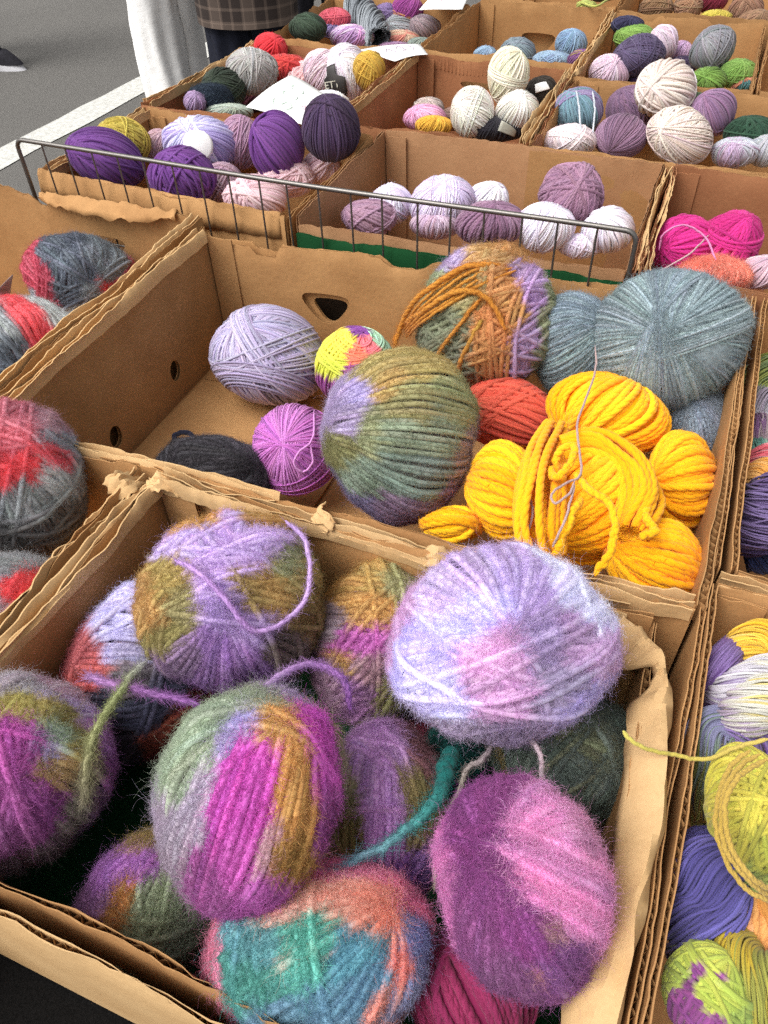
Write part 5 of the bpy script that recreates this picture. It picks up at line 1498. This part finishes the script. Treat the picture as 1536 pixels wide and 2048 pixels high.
hk([(1560, 735, -.05), (1530, 750, -.045), (1518, 790, -.05), (1540, 830, -.055)], [.016, .02, .02, .016], ['#7a8030', '#6a7a50', '#88904a'], "olive hank at the right edge, farthest of its box", seed=61)
hk([(1508, 780, -.06), (1520, 820, -.05), (1545, 860, -.045), (1570, 890, -.045)], [.016, .022, .024, .02], ['#8a8c86', '#8f8494', '#9a9aa2'], "grey hank at the right edge beside the purple one", seed=62)
hk([(1500, 890, -.06), (1520, 868, -.045), (1550, 880, -.04), (1580, 900, -.04)], [.014, .02, .022, .02], ['#55386a', '#6a4a7c', '#8a7a90'], "dark purple hank at the right edge", seed=63)
hk([(1500, 935, -.06), (1512, 915, -.05), (1540, 922, -.045), (1570, 930, -.045)], [.013, .018, .02, .018], ['#2f5f5c', '#4f7f74', '#8aa494'], "teal hank at the right edge", seed=64)
hk([(1498, 985, -.065), (1512, 955, -.045), (1545, 935, -.04), (1580, 930, -.04)], [.013, .02, .022, .02], ['#b0344c', '#c05a64', '#b8868c'], "crimson hank at the right edge above the orange one", seed=65)
hk([(1492, 1010, -.07), (1505, 985, -.045), (1535, 970, -.035), (1575, 980, -.035)], [.014, .02, .023, .022], ['#c08a54', '#d0a060', '#cc9040'], "peach orange hank at the right edge", seed=66)
hk([(1490, 1060, -.07), (1520, 1040, -.045), (1560, 1020, -.03), (1600, 1010, -.03)], [.024, .03, .032, .03], ['#4a3a70', '#6a5a94', '#5a4880'], "violet hank at the right edge, nearest of its box", seed=67)
hk([(1490, 1105, -.10), (1530, 1100, -.095), (1580, 1090, -.09)], [.018, .022, .022], ['#2f3a66', '#3a4674'], "navy hank low at the right edge", seed=68)

# lower right box
hk([(1560, 1300, -.02), (1520, 1285, -.02), (1480, 1320, -.03), (1462, 1370, -.045)], [.014, .016, .016, .012], ['#d0a028', '#d8b040', '#d0b060'], "golden yellow hank, topmost in the lower right box", seed=71)
hk([(1475, 1285, -.035), (1452, 1320, -.02), (1440, 1370, -.022), (1455, 1420, -.03), (1500, 1450, -.035)], [.008, .011, .013, .014, .012], ['#6a4a96', '#7a62a8', '#5a3f84', '#4a2f70'], "violet hank curling beside the golden one", seed=72)
hk([(1445, 1335, -.075), (1428, 1360, -.07), (1424, 1410, -.07), (1436, 1450, -.075)], [.010, .012, .012, .010], ['#70781e', '#7c8428'], "olive green hank by the wall of the lower right box", seed=73)
hk([(1425, 1400, -.03), (1470, 1385, -.005), (1530, 1360, .0), (1590, 1345, .0)], [.007, .013, .015, .015], ['#8a78b0', '#b4b0b8', '#c0bcae'], "silver white hank at the right edge", seed=74)
hk([(1455, 1445, -.015), (1490, 1425, .0), (1540, 1400, .005), (1590, 1390, .0)], [.009, .015, .016, .015], ['#9a8ab4', '#b8b6ac', '#c8b878'], "white cream hank below the silver one", seed=75)
hk([(1480, 1590, -.06), (1500, 1535, -.035), (1478, 1480, -.02), (1430, 1470, -.018), (1428, 1515, -.025), (1424, 1570, -.045), (1432, 1625, -.06), (1440, 1665, -.065)], [.012, .015, .017, .017, .017, .017, .017, .015],
   ['#52307c', '#6a4e9c', '#7a64ae', '#70708c', '#66746c', '#6a6c34', '#7a5c2a', '#8a8a48'], "hank bent into a loop, violet fading through grey to olive", seed=76, n=90, tw=.35)
b_lime = ball(1510, 1640, 180, 310, 4, -.005, 'dk', ['#8a8c2c', '#a8a022', '#bcb22c', '#b4ac30', '#8c9020'], "lime yellow ball wound with tan strands in the lower right box", pole=(.9, .35, .25), hole=.08, cat="yarn",
     patch=[(-0.5, 0.6, '#b0a82c'), (-0.2, 0.8, '#bcb238'), (-0.6, 0.1, '#a8a02c'), (0, 0.2, '#b8ae34'), (-0.5, -0.3, '#9c942c'), (0, -0.4, '#908e2c'), (-0.2, -0.7, '#77803a'), (0.3, -0.8, '#697638'), (0.4, 0, '#b0a630')])
for i, pl in enumerate(([(1500, 1500, .045), (1455, 1540, .04), (1432, 1610, .035), (1438, 1690, .03), (1480, 1770, .02), (1530, 1800, .015), (1570, 1815, .0)],
                        [(1520, 1510, .05), (1468, 1550, .048), (1442, 1620, .042), (1450, 1700, .036), (1500, 1770, .026), (1560, 1800, .01)],
                        [(1536, 1520, .055), (1480, 1560, .054), (1452, 1630, .048), (1462, 1700, .04), (1510, 1765, .03), (1565, 1790, .012)])):
    strand(b_lime, "outer_strand", [at(*q) for q in pl], .0013, ['#b0944a', '#a88c40', '#b89c54'], 90, ply=True, seed=i)
strand(b_lime, "loose_end", [at(1245, 1462, .022), at(1262, 1482, .02), at(1300, 1502, .016), at(1350, 1512, .012), at(1400, 1520, .012), at(1450, 1508, .02), at(1500, 1490, .03), at(1540, 1478, .035)], .0012, ['#b8b058', '#b0a04c', '#b8a458'], 80)
hk([(1500, 1700, -.045), (1440, 1745, -.025), (1425, 1732, -.035), (1405, 1715, -.05)], [.014, .018, .020, .018], ['#4d4684', '#5d569a', '#554e90'], "blue violet hank crossing behind the darker strip", seed=78, cm='strand')
hk([(1480, 1730, -.03), (1425, 1750, -.016), (1415, 1795, -.02), (1404, 1860, -.035), (1404, 1915, -.06)], [.014, .020, .022, .022, .018], ['#59528f', '#6a649f', '#5e5898', '#4a447c'], "blue violet hank curving down to the box wall", seed=79, cm='strand')
ball(1418, 1845, 170, 230, 0, -.065, 'fine', ['#2a5450', '#35625e', '#c85a20', '#4a6a50', '#2c4a54'], "teal green ball with orange segments under the violet hanks", pole=(.1, .95, .2), segs=[.3, .42, .55, .75, 1], name="yarn_ball")
ball(1520, 1850, 145, 240, 5, -.035, 'wor', ['#c08030', '#c88c48', '#d0945c', '#b09020'], "peach orange ball at the right edge below the lime one", pole=(-.3, -.75, .6))
ball(1418, 2000, 175, 215, 0, -.022, 'dk', ['#6a2f74', '#743a80', '#60286a'], "purple and lime striped ball at the bottom edge of the lower right box", pole=(.7, .6, .3),
     bands=[('p', (.6, .72, .3), .42, .86, ['#9aa832', '#a4b23c', '#8c9c40', '#b0bc48']), ('p', (.62, .7, .3), .62, .68, '#8a3a92')],
     patch=[(-0.3, 0.7, '#a0ac38'), (0.2, 0.6, '#acb440'), (0.5, 0.1, '#98a83c'), (0.6, -0.4, '#8ca044'), (0.1, 0.2, '#a0ac3c'), (-0.1, 0.45, '#7a3a88', -0.08), (0.3, 0.35, '#8a3f96', -0.1), (-0.5, 0, '#6f3478'), (-0.3, -0.5, '#7a3c86'), (0.1, -0.6, '#73367c'), (-0.6, 0.5, '#92a03c')])
hk([(1560, 2040, -.03), (1520, 1990, -.02), (1478, 1930, -.02), (1480, 1880, -.03)], [.02, .022, .016, .010], ['#a89a3c', '#8a8a40', '#b09830'], "olive gold hank at the bottom right corner", seed=82)
ball(1545, 1965, 110, 130, 0, -.06, 'fine', ['#22303a', '#2c3c48'], "dark slate ball at the bottom right corner", pole=(.2, .8, .5))


# ------------------------------------------------------------------ price cards and labels
def paper(label, q, dzs, bend=.004, name="price_card", n=10, parent=None, mat=None, cat="card", th=.0006):
    """thin card through four photo-measured corners, slightly curled"""
    P = [at(x, y, d) for (x, y), d in zip(q, dzs)]
    org = np.mean(P, 0)
    V = []
    nv = nrm(np.cross(P[1] - P[0], P[3] - P[0]))
    if nv[2] < 0:
        nv = -nv
    for i in range(n):
        for j in range(n):
            s, t = i / (n - 1), j / (n - 1)
            p = (P[0] * (1 - s) + P[1] * s) * (1 - t) + (P[3] * (1 - s) + P[2] * s) * t
            V.append(p - org + nv * bend * (math.sin(math.pi * s) + .3 * math.sin(5 * t)))
    F = [(i * n + j, (i + 1) * n + j, (i + 1) * n + j + 1, i * n + j + 1) for i in range(n - 1) for j in range(n - 1)]
    if parent is None:
        o = mesh_obj(name, V, F, mat or M_PAPER, None, org, 1.0)
        tag(o, label, cat, "handwritten price cards" if cat == "card" else None)
    else:
        o = mesh_obj(name, np.array(V) + org - np.array(parent.location), F, mat, parent, None, 1.0)
    so = o.modifiers.new("thickness", 'SOLIDIFY'); so.thickness = th; so.offset = 0
    return o, P, nv, org


def scrawl(o, P, nv, org, strokes, col, r=.0011, bend=.004):
    m = plain("marker", lin(col), .7)
    for st_ in strokes:
        W = []
        for (s, t) in st_:
            p = (P[0] * (1 - s) + P[1] * s) * (1 - t) + (P[3] * (1 - s) + P[2] * s) * t
            W.append(p - org + nv * (bend * (math.sin(math.pi * s) + .3 * math.sin(5 * t)) + .0008))
        W = catmull(W, 24) if len(W) > 2 else np.array(W)
        v, f = tube(W, r, 5)
        mesh_obj("marker_stroke", v, f, m, o, None, 1.5)


o, P, nv, og = paper("white price card with faint green and pink writing, tilted on the balls", [(492, 214), (583, 150), (655, 190), (606, 248)], [.012, .012, .012, .012])
scrawl(o, P, nv, og, [[(.30, .28), (.18, .38), (.17, .6), (.26, .66), (.33, .55), (.24, .48)], [(.5, .3), (.42, .42), (.46, .62), (.55, .55), (.56, .38), (.5, .3)], [(.38, .64), (.39, .66)],
                      [(.7, .32), (.62, .45), (.66, .62), (.76, .52), (.76, .36), (.7, .32)]], '#c2d2c6', .0012)
scrawl(o, P, nv, og, [[(.42, .84), (.36, .80), (.33, .88), (.38, .94), (.44, .92)], [(.31, .86), (.40, .86)]], '#e2bcc8', .0012)
o, P, nv, og = paper("narrow white price card lying on the wall behind the dark label", [(718, 100), (838, 88), (856, 108), (790, 122)], [.006, .006, .008, .004], .003)
scrawl(o, P, nv, og, [[(.2, .5), (.3, .35), (.35, .6)], [(.45, .4), (.55, .3), (.6, .55), (.5, .6)], [(.7, .3), (.8, .4), (.75, .6)]], '#c4b8c8', .001)
o, P, nv, og = paper("white price card with pale pink writing at the top edge", [(838, 20), (880, -22), (945, -22), (925, 18)], [.008, .012, .012, .008], .002)
scrawl(o, P, nv, og, [[(.3, .4), (.4, .3), (.45, .5)], [(.6, .3), (.7, .4), (.62, .55)]], '#dcb8c8', .001)
paper("pinkish grey card standing at the left edge", [(-20, 600), (26, 549), (14, 632), (-30, 640)], [.0, .005, -.05, -.05], .001, "paper_card", mat=noisy("grey card", lin('#9a8480'), lin('#a89490'), 60, .8, .2), cat="paper")


def wrap_label(parent, cx, cy, w, h, dz, mat, rot=0, name="paper_label", shape=None):
    """label bowed round the ball: follows a sphere patch"""
    Pc = at(cx, cy, dz)
    c = np.array(parent.location)
    Rb = np.linalg.norm(Pc - c)
    M = screen_frame(Pc)
    dep = (Pc - CAM) @ CF
    V = []
    n = 11
    ro = math.radians(rot)
    for i in range(n):
        for j in range(n):
            s, t = (i / (n - 1) - .5), (j / (n - 1) - .5)
            if shape == 'bottle':
                s = s * (1.0 if t < .18 else .42) * (1 - .5 * max(0, -t - .3))
            elif shape == 'round':
                s = s * math.sqrt(max(.02, 1 - (2 * t) ** 2 * .9))
            x = s * w / FPX * dep; y = t * h / FPX * dep
            p = Pc + M[:, 0] * (x * math.cos(ro) - y * math.sin(ro)) + M[:, 1] * (x * math.sin(ro) + y * math.cos(ro))
            d = nrm(p - c)
            V.append(d * Rb)
    F = [(i * n + j, (i + 1) * n + j, (i + 1) * n + j + 1, i * n + j + 1) for i in range(n - 1) for j in range(n - 1)]
    o = mesh_obj(name, V, F, mat, parent, None, 1.2)
    so = o.modifiers.new("thickness", 'SOLIDIFY'); so.thickness = .0006; so.offset = 1
    return o, Pc, M, dep


def surf(parent, cx, cy, k=1.0):
    """dz of the camera-facing surface of a ball at a pixel"""
    c = np.array(parent.location)
    d = nrm(CR * (cx - 768) / FPX - CU * (cy - 1024) / FPX + CF)
    R_ = max(np.linalg.norm(np.array(v.co)) for v in parent.data.vertices) / .9 * k
    oc = CAM - c
    b = oc @ d
    q = b * b - (oc @ oc - R_ * R_)
    t = -b - math.sqrt(max(q, 0))
    return (CAM + d * t)[2] - RIM


M_LABD = noisy("dark label", lin('#2c2a2a'), lin('#4a4644'), 30, .5, .0)
lab, Pc, M, dep = wrap_label(b_lab, 664, 165, 56, 62, surf(b_lab, 664, 165, 1.02), M_LABD, 8, shape='bottle')
fc = bpy.data.curves.new("label_text", 'FONT'); fc.body = "ETT"; fc.size = .016; fc.align_x = 'CENTER'; fc.align_y = 'CENTER'; fc.extrude = .0002
fc.materials.append(plain("label print", lin('#c8c4b4'), .6))
_tmp = bpy.data.objects.new("label_text", fc); COL.objects.link(_tmp)
_tm = bpy.data.meshes.new_from_object(_tmp.evaluated_get(bpy.context.evaluated_depsgraph_get()))
bpy.data.objects.remove(_tmp)
ft = bpy.data.objects.new("label_text", _tm); COL.objects.link(ft); ft.parent = lab
_tp = at(664, 170, surf(b_lab, 664, 170, 1.02)) + M[:, 2] * .004 - np.array(b_lab.location)
_z = nrm(.8 * M[:, 2] + .2 * nrm(_tp)); _x = nrm(M[:, 0] * math.cos(.15) + M[:, 1] * math.sin(.15)); _x = nrm(_x - _z * (_x @ _z)); _yv = np.cross(_z, _x)
ft.matrix_local = Matrix(((_x[0], _yv[0], _z[0], _tp[0]), (_x[1], _yv[1], _z[1], _tp[1]), (_x[2], _yv[2], _z[2], _tp[2]), (0, 0, 0, 1)))
wrap_label(b_lw, 395, 290, 64, 58, surf(b_lw, 395, 290, .98), M_PAPER, -10, shape='round')
wrap_label(b_blk, 1022, 262, 52, 16, surf(b_blk, 1022, 262, .8), noisy("grey label", lin('#8f8d80'), lin('#b4b2a4'), 80, .6, 0), -20)
wrap_label(b_bl2, 1085, 172, 30, 18, surf(b_bl2, 1085, 172, 1.0), M_PAPER, 15)
for q in ([(1152, 180, .02), (1158, 210, .025), (1160, 240, .02), (1163, 262, .01)], [(1185, 182, .02), (1190, 215, .02), (1188, 245, .015), (1186, 265, .01)]):
    strand(b_tl, "tie_thread", [at(*p) for p in q], .0013, '#b8bcc4', 30)
strand(b_cr, "loose_end", [at(1362, 130, .02), at(1382, 140, .02), at(1392, 165, .012), at(1386, 190, .0)], .0016, '#c8c0c4', 30)

print("BALLS", len(BALL_LOG))
